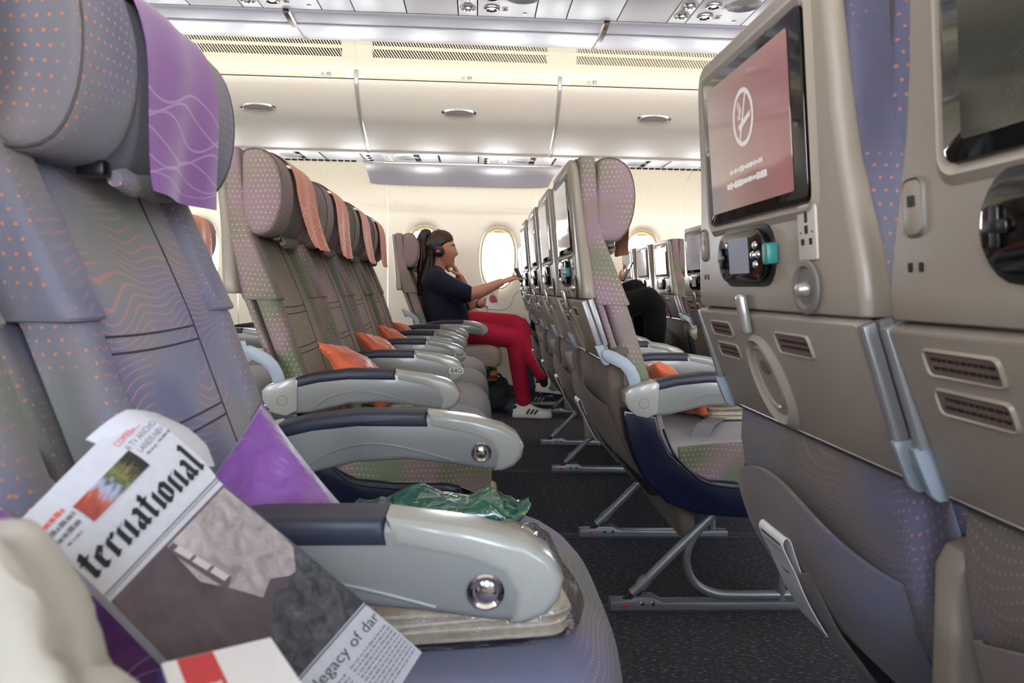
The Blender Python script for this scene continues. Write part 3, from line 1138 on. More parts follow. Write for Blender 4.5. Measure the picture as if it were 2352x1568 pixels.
def scr(name, stops, strength, axis=0):
    t = NT(name)
    g = t.n('ShaderNodeUVMap').outputs[0]
    sep = t.n('ShaderNodeSeparateXYZ', None, Vector=g)
    fac = t.m_('ADD', t.m_('MULTIPLY', sep.outputs[0], 3.2), t.m_('MULTIPLY', sep.outputs[1], -1.2))
    fac = t.m_('ADD', fac, 1.75, clamp=True)
    c = t.ramp(fac, stops)
    t.P(Base_Color=(0.012, 0.012, 0.014, 1), Roughness=0.07, Emission_Color=c, Emission_Strength=strength, Specular_IOR_Level=0.6)
    return t.m


M_SCR_PINK = scr('no_smoking_screen', [(0.0, lin((178, 112, 120))), (0.45, lin((180, 134, 128))), (0.8, lin((186, 162, 152))), (1.0, lin((176, 168, 172)))], 0.55)
M_SCR_GREY = scr('pale_screen', [(0.0, lin((150, 150, 158))), (1.0, lin((176, 178, 184)))], 0.45)
M_SCR_DARK = mat('dark_screen', (44, 46, 42), 0.08, spec=0.6)
M_SCR_HS = mat('handset_screen', (120, 120, 132), 0.1, emis=((150, 152, 170), 0.25))
M_ICON = mat('screen_icon_pale', (190, 186, 184), 0.4, emis=((206, 200, 196), 0.38))
M_TEAL = mat('teal_tag', (36, 120, 112), 0.4)


def b_icon():
    b = MB()
    cy, cz = 0.003, 1.068
    o, i_ = circ(cy, cz, 0.033, 32, 0.036), circ(cy, cz, 0.027, 32, 0.030)
    b.rings([[rear(*p, 0.0072) for p in o], [rear(*p, 0.0072) for p in i_]], cap=False)

    def poly(pts):
        b.add([rear(cy + a, cz + c, 0.0072) for a, c in pts], [tuple(range(len(pts)))])
    poly([(-0.013, 0.028), (-0.009, 0.029), (0.0145, -0.026), (0.0105, -0.028)])                 # bar across
    poly([(-0.024, 0.004), (-0.022, -0.003), (0.006, -0.013), (0.010, -0.006)])                  # cigarette
    poly([(0.010, -0.006), (0.006, -0.013), (0.013, -0.015), (0.016, -0.009)])
    for k in range(3):                                                                            # curls of smoke
        pth = [(0.006 + 0.003 * k + 0.003 * math.sin(q * 1.3 + k), -0.002 + q * 0.0035 + 0.0015 * k) for q in range(7)]
        for (a, c), (a2, c2) in zip(pth, pth[1:]):
            poly([(a, c), (a + 0.002, c), (a2 + 0.002, c2), (a2, c2)])
    rnd = random.Random(3)
    for z0, w, h in ((1.006, 0.052, 0.008), (0.989, 0.062, 0.009)):                               # two unreadable lines below
        x = -w
        while x < w:
            ww = 0.003 + rnd.random() * 0.006
            hh = h * (0.45 + 0.55 * rnd.random())
            b.add([rear(cy + x, z0 - hh / 2, 0.0072), rear(cy + x + ww, z0 - hh / 2, 0.0072), rear(cy + x + ww, z0 + hh / 2, 0.0072), rear(cy + x, z0 + hh / 2, 0.0072)], [(0, 1, 2, 3)])
            x += ww + 0.0012
    return b


def b_handset():
    return MB().prism(rrect(0.030, 0.893, 0.160, 0.066, 0.030, 5), 0.0, 0.010, rp(0.002), 0.003)


def b_dpad():
    b = MB()
    b.prism(rrect(0.092, 0.893, 0.008, 0.030, 0.003, 2), 0.0, 0.003, rp(0.012), 0.001)
    b.prism(rrect(0.092, 0.893, 0.022, 0.010, 0.003, 2), 0.0, 0.003, rp(0.012), 0.001)
    return b


def tubearm(pts, r):
    return MB().tube(pts, r, 10)


def rear_parts(t, lvl, screen, pal):
    """what the passenger behind sees. lvl 2: everything, 1: main pieces"""
    ms = P('monitor_surround', lambda: ring_prism(rrect(0, 1.045, 0.336, 0.236, 0.022, 5), rrect(0, 1.045, 0.304, 0.204, 0.012, 5), rp(0), 0.0, 0.005), M_SHELL, t)
    mo = P('monitor', lambda: MB().prism(rrect(0, 1.045, 0.304, 0.204, 0.012, 4), -0.004, 0.005, rp(0), 0.001), M_GLASS, t)
    P('display|' + screen, lambda: MB().prism(rrect(0.004, 1.045, 0.254, 0.174, 0.003, 2), 0, 0.001, rp(0.0055)), {'pink': M_SCR_PINK, 'dark': M_SCR_DARK}.get(screen, M_SCR_GREY), mo)
    if screen == 'pink':
        ic = P('no_smoking_symbol', b_icon, M_ICON, mo, smooth=False)
    cr = P('handset_cradle', lambda: MB().prism(rrect(0.030, 0.893, 0.176, 0.080, 0.034, 5), 0.0, 0.003, rp(0), 0.001), M_BLACK, t)
    hs = P('handset', b_handset, M_GLASS, t)
    P('handset_screen', lambda: MB().prism(rrect(0.030, 0.894, 0.066, 0.046, 0.002, 2), 0, 0.0006, rp(0.0125)), M_SCR_HS, hs)
    if lvl >= 1:
        P('tray_latch_recess', lambda: MB().prism(rrect(0.030, 0.833, 0.030, 0.018, 0.003, 2), 0, 0.001, rp(0)), M_SHELL_D, t)  # flat patch, recess shade put into its colour
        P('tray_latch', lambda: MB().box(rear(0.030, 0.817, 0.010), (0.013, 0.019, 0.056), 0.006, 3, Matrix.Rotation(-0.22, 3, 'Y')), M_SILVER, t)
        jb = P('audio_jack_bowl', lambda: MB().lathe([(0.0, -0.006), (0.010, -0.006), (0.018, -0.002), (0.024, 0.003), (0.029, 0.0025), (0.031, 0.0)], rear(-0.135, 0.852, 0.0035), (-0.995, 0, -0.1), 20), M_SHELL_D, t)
        P('jack_knob', lambda: MB().lathe([(0.0, 0.016), (0.006, 0.014), (0.009, 0.006), (0.009, -0.002)], rear(-0.135, 0.850, 0.0), (-0.995, 0, -0.1), 14), M_SILVER, jb)
    if lvl >= 2:
        for n_, (a, c) in enumerate(((-0.018, 0.893), (-0.034, 0.893), (-0.026, 0.905), (-0.026, 0.881))):
            P('round_button|%d' % n_, lambda: MB().lathe([(0.0, 0.003), (0.004, 0.0025), (0.0055, 0.0)], rear(a, c, 0.0125), (-0.995, 0, -0.1), 10), M_ALU, hs, smooth=True)
        P('direction_pad', b_dpad, M_BLACK, hs)
        P('teal_tag', lambda: MB().prism(rrect(-0.060, 0.893, 0.016, 0.026, 0.004, 2), 0.0, 0.014, rp(0.002), 0.002), M_TEAL, t)
        up_ = P('usb_plate', lambda: MB().prism(rrect(0.196, 0.917, 0.024, 0.044, 0.008, 4), 0.0, 0.002, rp(0), 0.001), M_SHELL, t)
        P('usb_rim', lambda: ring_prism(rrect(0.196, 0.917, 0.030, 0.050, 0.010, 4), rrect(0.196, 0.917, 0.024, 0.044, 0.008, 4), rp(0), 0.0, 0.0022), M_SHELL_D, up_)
        P('usb_port', lambda: MB().prism(rrect(0.196, 0.922, 0.009, 0.009, 0.001, 1), 0, 0.001, rp(0.002)), M_BLACK, up_)
        P('audio_holes', lambda: MB().prism(rrect(0.203, 0.868, 0.005, 0.008, 0.001, 1), 0, 0.001, rp(0)).prism(rrect(0.189, 0.868, 0.005, 0.008, 0.001, 1), 0, 0.001, rp(0)), M_BLACK, t)
        so = P('power_socket', lambda: MB().prism(rrect(-0.141, 0.911, 0.040, 0.060, 0.003, 2), 0.0, 0.003, rp(0), 0.001), M_SOCK, t)
        sl = MB()
        for a, c, w, h in ((0.0, 0.017, 0.005, 0.013), (0.0, 0.003, 0.006, 0.009), (0.009, -0.010, 0.006, 0.007), (-0.009, -0.010, 0.006, 0.007), (0.013, 0.0, 0.002, 0.002), (-0.013, 0.0, 0.002, 0.002)):
            sl.prism(rrect(-0.141 + a, 0.911 + c, w, h, 0.0008, 1), 0, 0.0008, rp(0.003))
        so_ = P('socket_slots', lambda: sl, M_INK, so, smooth=False)
        so_['kind'] = 'stuff'
    # tray
    tr = P('tray_table', lambda: MB().prism(rrect(0.0, 0.7385, 0.464, 0.153, 0.006, 2), -0.020, 0.0, tp(0), 0.003), M_SHELL, t)
    P('tray_edge', lambda: MB().tube([tray_pt(-0.228, 0.662, -0.004), tray_pt(0.228, 0.662, -0.004)], 0.0055, 8), M_ALU, tr)
    P('oval_grip', lambda: ring_prism(circ(0.030, 0.724, 0.052, 36, 0.064, 2.3), circ(0.036, 0.728, 0.036, 36, 0.050, 2.3), tp(0), 0.0, 0.007), M_SHELL, tr)
    if lvl >= 1:
        P('oval_grip_inner', lambda: ring_prism(circ(0.036, 0.730, 0.031, 28, 0.044, 2.2), circ(0.036, 0.730, 0.026, 28, 0.038, 2.2), tp(0), 0.0, 0.003), M_SHELL, tr)
        P('cup_dimple', lambda: MB().prism(circ(0.036, 0.744, 0.013, 18, 0.010), 0, 0.0015, tp(0)), M_SHELL_D, tr)  # flat disc, dimple shade put into its colour
        for n_, (a, c, w, h) in enumerate(((0.150, 0.790, 0.086, 0.024), (0.152, 0.757, 0.086, 0.024), (-0.080, 0.784, 0.090, 0.028))):
            lb = P('instruction_plate|%d' % n_, lambda: MB().prism(rrect(a, c, w - 0.006, h - 0.005, 0.004, 3), 0, 0.001, tp(0)), mat('instruction_plate_brown', (108, 88, 80), 0.6), tr)
            P('plate_rim|%d' % n_, lambda: ring_prism(rrect(a, c, w, h, 0.006, 3), rrect(a, c, w - 0.007, h - 0.006, 0.004, 3), tp(0), 0.0, 0.003), M_SHELL, lb)
            if lvl >= 2:
                sb = MB()
                rnd = random.Random(n_)
                for row in (0.0035, -0.0035):
                    x = -w / 2 + 0.007
                    while x < w / 2 - 0.012:
                        ww = 0.003 + rnd.random() * 0.005
                        sb.prism(rrect(a + x + ww / 2, c + row, ww, 0.0028, 0.0005, 1), 0, 0.0004, tp(0.001))
                        x += ww + 0.0015
                q = P('small_print|%d' % n_, lambda: sb, M_INK, lb, smooth=False)
                q['kind'] = 'stuff'
    # lower back and pocket
    LB = {'near': M_LOWBACK_N, 'mid': M_LOWBACK}[pal]

    def lowback():
        L = []
        for z, x, w in ((0.19, -0.300, 0.21), (0.25, -0.312, 0.215), (0.30, -0.335, 0.22), (0.35, -0.385, 0.224), (0.42, -0.440, 0.226), (0.49, -0.478, 0.226), (0.55, -0.500, 0.226), (0.61, -0.512, 0.226), (0.66, -0.512, 0.226), (0.70, -0.50, 0.226)):
            L.append((z, x, x + 0.05, -w, w, 0.02))
        return sweep_rr(L, 4, 0.5)
    P('lower_back|' + pal, lowback, LB, t)

    def pocket():
        def fn(u, v):
            y = -0.205 + 0.41 * u
            zt = 0.590 - 0.018 * math.cos(u * PI * 2) - 0.03 * abs(2 * u - 1) ** 3
            z = zt + (0.315 - zt) * v
            x = lut([(0.61, -0.512), (0.55, -0.500), (0.49, -0.478), (0.42, -0.440), (0.35, -0.385), (0.30, -0.335)], z)
            bulge = 0.046 * math.sin(PI * min(1, (1 - v) * 0.62)) ** 0.8 * (1 - abs(2 * u - 1) ** 4) + 0.006
            return (x - bulge, y, z)
        return MB().sheet(fn, 24, 14, 0.006)
    po = P('literature_pocket|' + pal, pocket, LB, t)

    def pouch():
        def fn(u, v):
            y = -0.070 + 0.12 * u
            zt = 0.500 - 0.020 * math.sin(PI * u)
            z = zt + (0.36 - zt) * v
            x = lut([(0.61, -0.512), (0.55, -0.500), (0.49, -0.478), (0.42, -0.440), (0.35, -0.385), (0.30, -0.335)], z) - 0.050 - 0.012 * math.sin(PI * u) * (1 - v)
            return (x, y, z)
        return MB().sheet(fn, 12, 8, 0.003)
    P('card_pouch|' + pal, pouch, LB, po)
    for s in (-1, 1):
        P('tray_arm', lambda: MB().prism([(-0.583, 0.814), (-0.571, 0.819), (-0.531, 0.708), (-0.543, 0.704)], 0.233, 0.2455, xz(0), 0.002), M_BAR, t, mir=(s < 0))
        P('tray_arm_inner', lambda: MB().prism([(-0.568, 0.820), (-0.554, 0.824), (-0.513, 0.708), (-0.523, 0.702)], 0.234, 0.2455, xz(0), 0.003), M_BAR, t, mir=(s < 0))


LINK = [(-0.513, 0.697), (-0.49, 0.688), (-0.464, 0.674), (-0.445, 0.654), (-0.433, 0.631), (-0.427, 0.606), (-0.456, 0.596), (-0.461, 0.617), (-0.468, 0.633), (-0.482, 0.649), (-0.514, 0.664), (-0.525, 0.672), (-0.530, 0.684), (-0.525, 0.694)]
LUG = [(-0.548, 0.704), (-0.525, 0.708), (-0.521, 0.691), (-0.506, 0.664), (-0.511, 0.656), (-0.520, 0.655), (-0.528, 0.661)]
JF = [(-0.479, 0.55), (-0.474, 0.51), (-0.466, 0.473), (-0.445, 0.42), (-0.419, 0.373), (-0.361, 0.311), (-0.282, 0.281), (-0.157, 0.270), (-0.03, 0.266), (0.002, 0.274), (0.014, 0.298), (0.014, 0.328), (0.004, 0.350), (-0.03, 0.358),
      (-0.161, 0.360), (-0.251, 0.368), (-0.297, 0.390), (-0.354, 0.440), (-0.38, 0.484), (-0.391, 0.534)]


def armrest(t, ly, btn=None, text=None, outer=0):
    """outer: -1 / +1 when the armrest closes the block on that side"""
    g = link('armrest', cached('armrest', lambda: MB().prism(ARM, -0.024, 0.024, xz(0), 0.009, 3), M_ARM), t)
    g.location = (0, ly, 0)
    padm = lambda: MB().prism([(-0.407, 0.6175), (-0.353, 0.6315), (-0.27, 0.6425), (-0.158, 0.6430), (-0.153, 0.6165), (-0.27, 0.6165), (-0.34, 0.6085), (-0.409, 0.592)], -0.0275, 0.0275, xz(0), 0.009, 3)
    P('arm_pad', padm, M_PAD, g)
    capm = lambda: MB().prism([(-0.157, 0.6425), (-0.08, 0.632), (-0.033, 0.6195), (-0.010, 0.606), (0.0025, 0.586), (-0.001, 0.567), (-0.013, 0.553), (-0.034, 0.5445), (-0.047, 0.545), (-0.043, 0.573), (-0.054, 0.591), (-0.086, 0.603), (-0.152, 0.6165)], -0.026, 0.026, xz(0), 0.009, 3)
    P('arm_tip', capm, M_ARMCAP, g)
    P('arm_swoop', lambda: MB().tube(smooth_path([(-0.36, -0.0235, 0.545), (-0.328, -0.0242, 0.568), (-0.29, -0.0242, 0.583), (-0.248, -0.0242, 0.590), (-0.205, -0.0242, 0.586), (-0.157, -0.0242, 0.575), (-0.112, -0.0235, 0.562)], 4), 0.0022, 6), M_ARM, g)
    if not outer:
        P('arm_base', lambda: MB().prism([(-0.497, 0.585), (-0.488, 0.605), (-0.470, 0.612), (-0.450, 0.606), (-0.440, 0.56), (-0.435, 0.36), (-0.482, 0.36), (-0.492, 0.45)], -0.018, 0.018, xz(0), 0.008, 3), M_SHELL, g)
    if btn:
        b = P('recline_button', lambda: MB().lathe([(0.0165, 0.0), (0.0165, 0.002), (0.0145, 0.0035), (0.0115, 0.0015), (0.0108, -0.001)], (-0.068, -0.0255, 0.577), (0, -1, 0), 24), M_CHROME, g)
        P('button_dome', lambda: MB().lathe([(0.0, 0.0035), (0.006, 0.003), (0.0095, 0.0012), (0.0105, -0.001)], (-0.068, -0.0255, 0.577), (0, -1, 0), 20), M_CHROME, b)
    if text:
        pl = P('seat_number_plate', lambda: MB().prism(rrect(-0.022, 0.580, 0.046, 0.020, 0.003, 3), -0.0275, -0.0262, xz(0)), mat('number_plate_grey', (184, 182, 176), 0.5), g)
        tm = text_mesh(text, 0.0215, lambda a, c: (-0.022 + a, -0.0280, 0.5795 + c))
        tm.obj('seat_number', M_INK, pl, smooth=False)
    if outer:
        hc = P('arm_hinge', lambda: MB().prism([(-0.476, 0.589), (-0.465, 0.602), (-0.43, 0.614), (-0.400, 0.622), (-0.389, 0.615), (-0.390, 0.589), (-0.391, 0.541), (-0.418, 0.528), (-0.446, 0.534), (-0.465, 0.550), (-0.475, 0.568)], -0.029, 0.029, xz(0), 0.005), M_ARMCAP, g)
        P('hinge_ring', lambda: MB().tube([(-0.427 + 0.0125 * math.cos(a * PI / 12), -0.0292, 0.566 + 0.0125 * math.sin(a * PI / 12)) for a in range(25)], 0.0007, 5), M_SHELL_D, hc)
        fr = link('side_frame', cached('side_frame', lambda: MB().prism(JF, -0.022, 0.022, xz(0), 0.008, 3), M_NAVY), t)
        fr.location = (0, ly, 0)
        P('frame_rib', lambda: MB().tube(smooth_path([(x, -0.0215, z) for x, z in ((-0.375, 0.50), (-0.345, 0.436), (-0.291, 0.383), (-0.249, 0.3600), (-0.16, 0.349), (-0.03, 0.346), (0.0, 0.335), (0.004, 0.31))], 4), 0.0035, 6), M_NAVY, fr)
        if outer > 0:
            fr.children[0].scale = (1, -1, 1)
    return g


def leg(t, ly, loop=False):
    g = link('leg', cached('leg', lambda: MB().tube([(-0.425, 0, 0.045), (-0.40, 0, 0.068), (-0.10, 0, 0.375)], 0.0125, 10), M_STEEL), t)
    g.location = (0, ly, 0)
    P('leg_collar', lambda: MB().tube([(-0.405, 0, 0.063), (-0.385, 0, 0.0845)], 0.0165, 10), M_STEEL, g)
    P('floor_rail', lambda: MB().prism([(-0.485, 0.004), (-0.485, 0.030), (-0.43, 0.032), (-0.42, 0.040), (-0.37, 0.040), (-0.345, 0.026), (0.03, 0.024), (0.03, 0.004)], -0.018, 0.018, xz(0), 0.003), M_STEEL, g)
    for k, x in enumerate((-0.445, -0.40, -0.372)):
        P('red_bolt' if k == 0 else 'bolt|%d' % k, lambda: MB().lathe([(0.0, 0.004), (0.005, 0.003), (0.007, 0.0)], (x, -0.0175, 0.018 if k == 0 else 0.024), (0, -1, 0), 10), M_RED if k == 0 else M_CHROME, g)
    P('leg_knuckle', lambda: MB().prism([(-0.45, 0.03), (-0.425, 0.055), (-0.405, 0.06), (-0.40, 0.045), (-0.415, 0.03)], -0.007, 0.007, xz(0), 0.002), M_PANBLK, g)
    P('front_leg', lambda: MB().tube([(-0.02, 0, 0.02), (-0.03, 0, 0.33)], 0.0125, 8), M_STEEL, g)
    if loop:
        P('luggage_bar', lambda: MB().tube(smooth_path([(-0.19, 0.0, 0.30), (-0.229, 0, 0.243), (-0.263, 0, 0.201), (-0.282, 0, 0.147), (-0.273, 0, 0.099), (-0.245, 0, 0.062), (-0.196, 0, 0.042), (-0.124, 0, 0.038), (0.05, 0, 0.038)], 4), 0.0115, 10), M_STEEL, g)


CUSH = smooth_path([(-0.41, 0.45), (-0.36, 0.468), (-0.25, 0.474), (-0.10, 0.480), (0.0, 0.481), (0.055, 0.470), (0.086, 0.445), (0.098, 0.405), (0.096, 0.360), (0.080, 0.340), (0.04, 0.345), (-0.06, 0.360), (-0.28, 0.365), (-0.39, 0.375), (-0.42, 0.41), (-0.41, 0.45)], 2)[:-1]


def cush_plan(x, y, z):
    q = (abs(y) / 0.256)
    k = max(0.0, min(1.0, (x + 0.15) / 0.25))
    zz = z - (0.010 * q ** 4 if z > 0.42 else 0)
    return x - 0.045 * q ** 3.0 * k, zz


def seat(label, X, Yc, pal='mid', cush=None, near_arm=None, far_arm=None, legs=(), rear_lvl=0, screen='grey', flare=0.0, side_near=False, belt=False, cushion='top', group=None, headrest_tilt=0.0):
    """near_arm / far_arm: dict(btn, text, outer) or None"""
    p = PAL[pal]
    t = thing('airline_seat', label, 'seat', (X, Yc, 0), group)
    P('cushion|%s%s' % (pal, cush or ''), lambda: pad_xz(CUSH, -0.256, 0.256, 0.022, 3, cush_plan, 14), p['front'] if cush else p['top'], t)
    P('seat_pan', lambda: MB().box((-0.18, 0, 0.333), (0.42, 0.43, 0.05), 0.01), M_PANBLK, t)
    bk = P('backrest|%s' % pal, b_main, p['front'], t)
    P('backrest_seams', b_seams, mat('seam_dark', (66, 62, 72), 0.9), bk)
    P('top_cover|%s' % pal, b_topbar, p['side'], t)
    for s in (-1, 1):
        P('side_cover|%s' % pal, b_sidecover, p['side'], t, mir=(s < 0))
        P('side_bolster|%s' % pal, b_bolster, p['side'], t, mir=(s < 0))
        P('side_panel|%s' % pal, b_sidepanel, p['side'], t, mir=(s < 0))
        P('tray_link', lambda: MB().prism(LINK, 0.2455, 0.254, xz(0), 0.002), M_LINK, t, mir=(s < 0))
        P('tray_lug', lambda: MB().prism(LUG, 0.2375, 0.2475, xz(0), 0.002), M_LINK, t, mir=(s < 0))
    hr = link('headrest', cached('headrest|' + pal, b_hcentre, p['side']), t)
    for s in (-1, 1):
        P('headrest_wing|%s' % pal, b_wing, p['side'], hr, mir=(s < 0))
        P('wing_piping', b_wingpipe, mat('piping_taupe', (92, 84, 84), 0.9), hr, mir=(s < 0))
    key = 'headrest_cloth|%s|%.3f' % (pal, flare)
    P(key, lambda: MB().sheet(cloth_fn(flare), 14, 26, 0.0012), M_CLOTH[pal], hr, name='headrest_cloth')
    P('strap_roll|%s' % pal, lambda: MB().tube([(-0.478, -0.085 + 0.017 * i, 0.958 + 0.002 * math.sin(i * 2.0)) for i in range(9)], [0.009, 0.013, 0.014, 0.0135, 0.014, 0.013, 0.0135, 0.013, 0.009], 10), p['side'], hr)
    P('strap_bracket', lambda: MB().box((-0.492, -0.10, 0.966), (0.03, 0.02, 0.018), 0.004), M_BLACK, hr)
    P('shell', b_shell, M_SHELL, t)
    if rear_lvl >= 0:
        rear_parts(t, rear_lvl, screen, pal)
    if near_arm is not None:
        armrest(t, -HW, **near_arm)
    if far_arm is not None:
        armrest(t, HW, **far_arm)
    if side_near:
        P('cushion_side|%s' % pal, lambda: MB().prism([(-0.32, 0.395), (-0.287, 0.367), (-0.168, 0.360), (-0.059, 0.358), (0.012, 0.345), (0.05, 0.330), (0.078, 0.328), (0.083, 0.37), (0.08, 0.42), (0.06, 0.452), (0.0, 0.468), (-0.2, 0.462), (-0.33, 0.45)], -0.262, -0.2515, xz(0), 0.005), p['side'], t)
        P('side_piping', lambda: MB().tube(smooth_path([(-0.32, -0.262, 0.395), (-0.287, -0.262, 0.367), (-0.168, -0.262, 0.360), (-0.059, -0.262, 0.358), (0.012, -0.262, 0.345), (0.05, -0.262, 0.330), (0.078, -0.262, 0.328)], 3), 0.0018, 5), mat('piping_pale', (150, 140, 130), 0.8), t)
    for ly, lp in legs:
        leg(t, ly, lp)
    return t


A = dict
XC84, XC83, XC82, XC85 = -0.037, 0.848, 1.733, -0.917
XN84, XN83 = 0.08, 0.948
XF84, XF83, XF82 = 0.08, 0.965, 1.85
YG, YF_, YE, YD = 1.9445, 2.4595, 2.9745, 3.4895
YH, YJ = 0.8695, 0.3545
YC_, YB_, YA_ = 4.5775, 5.0925, 5.6075
GN, GC, GW = 'blue near seats', 'taupe centre seats', 'far window side seats'

seat('blue patterned seat with purple headrest cloth filling the left of the picture', XN84, YH, 'near', None, A(btn=True), A(btn=True, outer=1), rear_lvl=-1, group=GN)
seat('blue patterned seat at the left edge, carrying the folded newspaper', XN84, YJ, 'near', None, A(btn=True), None, rear_lvl=-1, group=GN)
seat('near seat whose back shows the pink no smoking screen', XN83, YH, 'near', None, A(), A(outer=1), rear_lvl=2, screen='pink', legs=((0.06, False),), group=GN)
seat('near seat back at the right edge with a dark cropped monitor', XN83, YJ, 'near', None, A(), None, rear_lvl=2, screen='dark', legs=((0.10, False),), group=GN)

seat('centre seat nearest the aisle on the left, its orange headrest cloth longest', XC84, YG, 'mid', None, A(outer=-1), None, rear_lvl=-1, flare=0.045, side_near=True, legs=((-0.21, True),), group=GC)
seat('left centre seat whose armrest reads 84G, second from the near aisle', XC84, YF_, 'mid', None, A(text='84G'), None, rear_lvl=-1, flare=0.02, legs=((-0.19, False),), group=GC)
seat('left centre seat whose armrest reads 84F, third from the near aisle', XC84, YE, 'mid', None, A(text='84F'), None, rear_lvl=-1, flare=0.03, legs=((0.127, False),), group=GC)
seat('left centre seat by the far aisle, beyond the three others', XC84, YD, 'mid', None, A(btn=True), A(btn=True, outer=1), rear_lvl=-1, flare=0.015, legs=((0.16, False),), group=GC)

seat('centre seat in the row ahead nearest the aisle, grey screen and side fully seen', XC83, YG, 'mid', None, A(outer=-1), None, rear_lvl=2, legs=((-0.21, True),), side_near=True, group=GC)
seat('second seat back of the centre row ahead, behind the nearest screen', XC83, YF_, 'mid', None, A(), None, rear_lvl=1, legs=((-0.19, False),), group=GC)
seat('third seat back of the centre row ahead, narrow sliver of screen', XC83, YE, 'mid', None, A(), None, rear_lvl=1, legs=((0.127, False),), group=GC)
seat('fourth and farthest seat back of the centre row ahead', XC83, YD, 'mid', None, A(), A(outer=1), rear_lvl=1, legs=((0.16, False),), group=GC)

seat('centre seat back two rows ahead, seen just left of the pink screen', XC82, YD, 'mid', None, A(), A(outer=1), rear_lvl=1, legs=((0.16, False),), group=GC)
seat('centre seat back two rows ahead, hidden behind the pink screen', XC82, YE, 'mid', None, A(), None, rear_lvl=0, group=GC)
seat('centre seat one row behind, orange cloth peeping past the purple one', XC85, YD, 'mid', None, A(), A(outer=1), rear_lvl=-1, flare=0.01, group=GC)
seat('centre seat one row behind, hidden by the big blue seat', XC85, YE, 'mid', None, A(), None, rear_lvl=-1, flare=0.01, legs=((0.127, False),), group=GC)

seat('far aisle seat in which the woman with headphones sits', XF84, YC_, 'mid', 'woven', A(outer=-1), None, rear_lvl=-1, flare=-0.01, legs=((0.0, False),), group=GW)
seat('far middle seat hidden behind the seated woman', XF84, YB_, 'mid', None, A(), None, rear_lvl=-1, group=GW)
seat('far window seat behind the seated woman', XF84, YA_, 'mid', None, A(), A(), rear_lvl=-1, legs=((0.0, False),), group=GW)
seat('far aisle seat back in front of the woman, which she reaches toward', XF83, YC_, 'mid', None, A(outer=-1), None, rear_lvl=1, legs=((0.0, False),), group=GW)
seat('far middle seat back beside the sunlit window', XF83, YB_, 'mid', None, A(), None, rear_lvl=1, group=GW)
seat('far window seat back nearest the sunlit window', XF83, YA_, 'mid', None, A(), A(), rear_lvl=1, legs=((0.0, False),), group=GW)
seat('far aisle seat back with bright screen behind the black clad knees', XF82, YC_, 'mid', None, A(outer=-1), None, rear_lvl=1, legs=((0.0, False),), group=GW)
seat('far middle seat back with bright screen behind the hanging orange cloth', XF82, YB_, 'mid', None, A(), None, rear_lvl=1, group=GW)
seat('far window seat back two rows ahead under the right window', XF82, YA_, 'mid', None, A(), A(), rear_lvl=0, legs=((0.0, False),), group=GW)

# ------------------------------------------------------------------ loose things
def nz(p, s, seed=0.0):
    return mnoise.noise(Vector((p[0] * s + seed, p[1] * s + seed * 1.7, p[2] * s - seed)))


def satin(name, rgb, lines=None):
    t = NT(name)
    uv = t.n('ShaderNodeUVMap').outputs[0]
    pos = t.n('ShaderNodeNewGeometry').outputs['Position']
    c = lin(rgb)
    base = t.mix(t.noise(pos, 12.0, 2.0), tuple(x * 0.85 for x in c[:3]) + (1,), tuple(min(1, x * 1.15) for x in c[:3]) + (1,))
    if lines:
        sep = t.n('ShaderNodeSeparateXYZ', None, Vector=uv)
        u, v = sep.outputs[0], sep.outputs[1]
        acc = None
        for cx_, cy_, r in ((0.34, 0.88, 0.22), (0.33, 0.90, 0.19), (0.36, 0.92, 0.16), (0.30, 0.94, 0.20), (0.40, 0.90, 0.13), (0.28, 0.92, 0.25)):
            du, dv = t.m_('SUBTRACT', u, cx_), t.m_('SUBTRACT', v, cy_)
            d = t.m_('SQRT', t.m_('ADD', t.m_('MULTIPLY', du, du), t.m_('MULTIPLY', t.m_('MULTIPLY', dv, dv), 0.5)))
            l = t.m_('MULTIPLY', t.m_('SUBTRACT', 0.004, t.m_('ABSOLUTE', t.m_('SUBTRACT', d, r))), 300.0, clamp=True)
            acc = l if acc is None else t.m_('MAXIMUM', acc, l)
        base = t.mix(t.m_('MULTIPLY', acc, 0.55), base, lin(lines))
    t.P(Base_Color=base, Roughness=0.42, Sheen_Weight=0.3)
    t.bump(t.noise(pos, 14.0, 3.0, 0.6, 1.2), 0.5, 0.02)
    return t.m


M_PIL_P = satin('pillow_satin_purple', (118, 66, 136), (206, 160, 214))
M_PIL_O = satin('pillow_satin_orange', (224, 104, 62), (240, 170, 130))


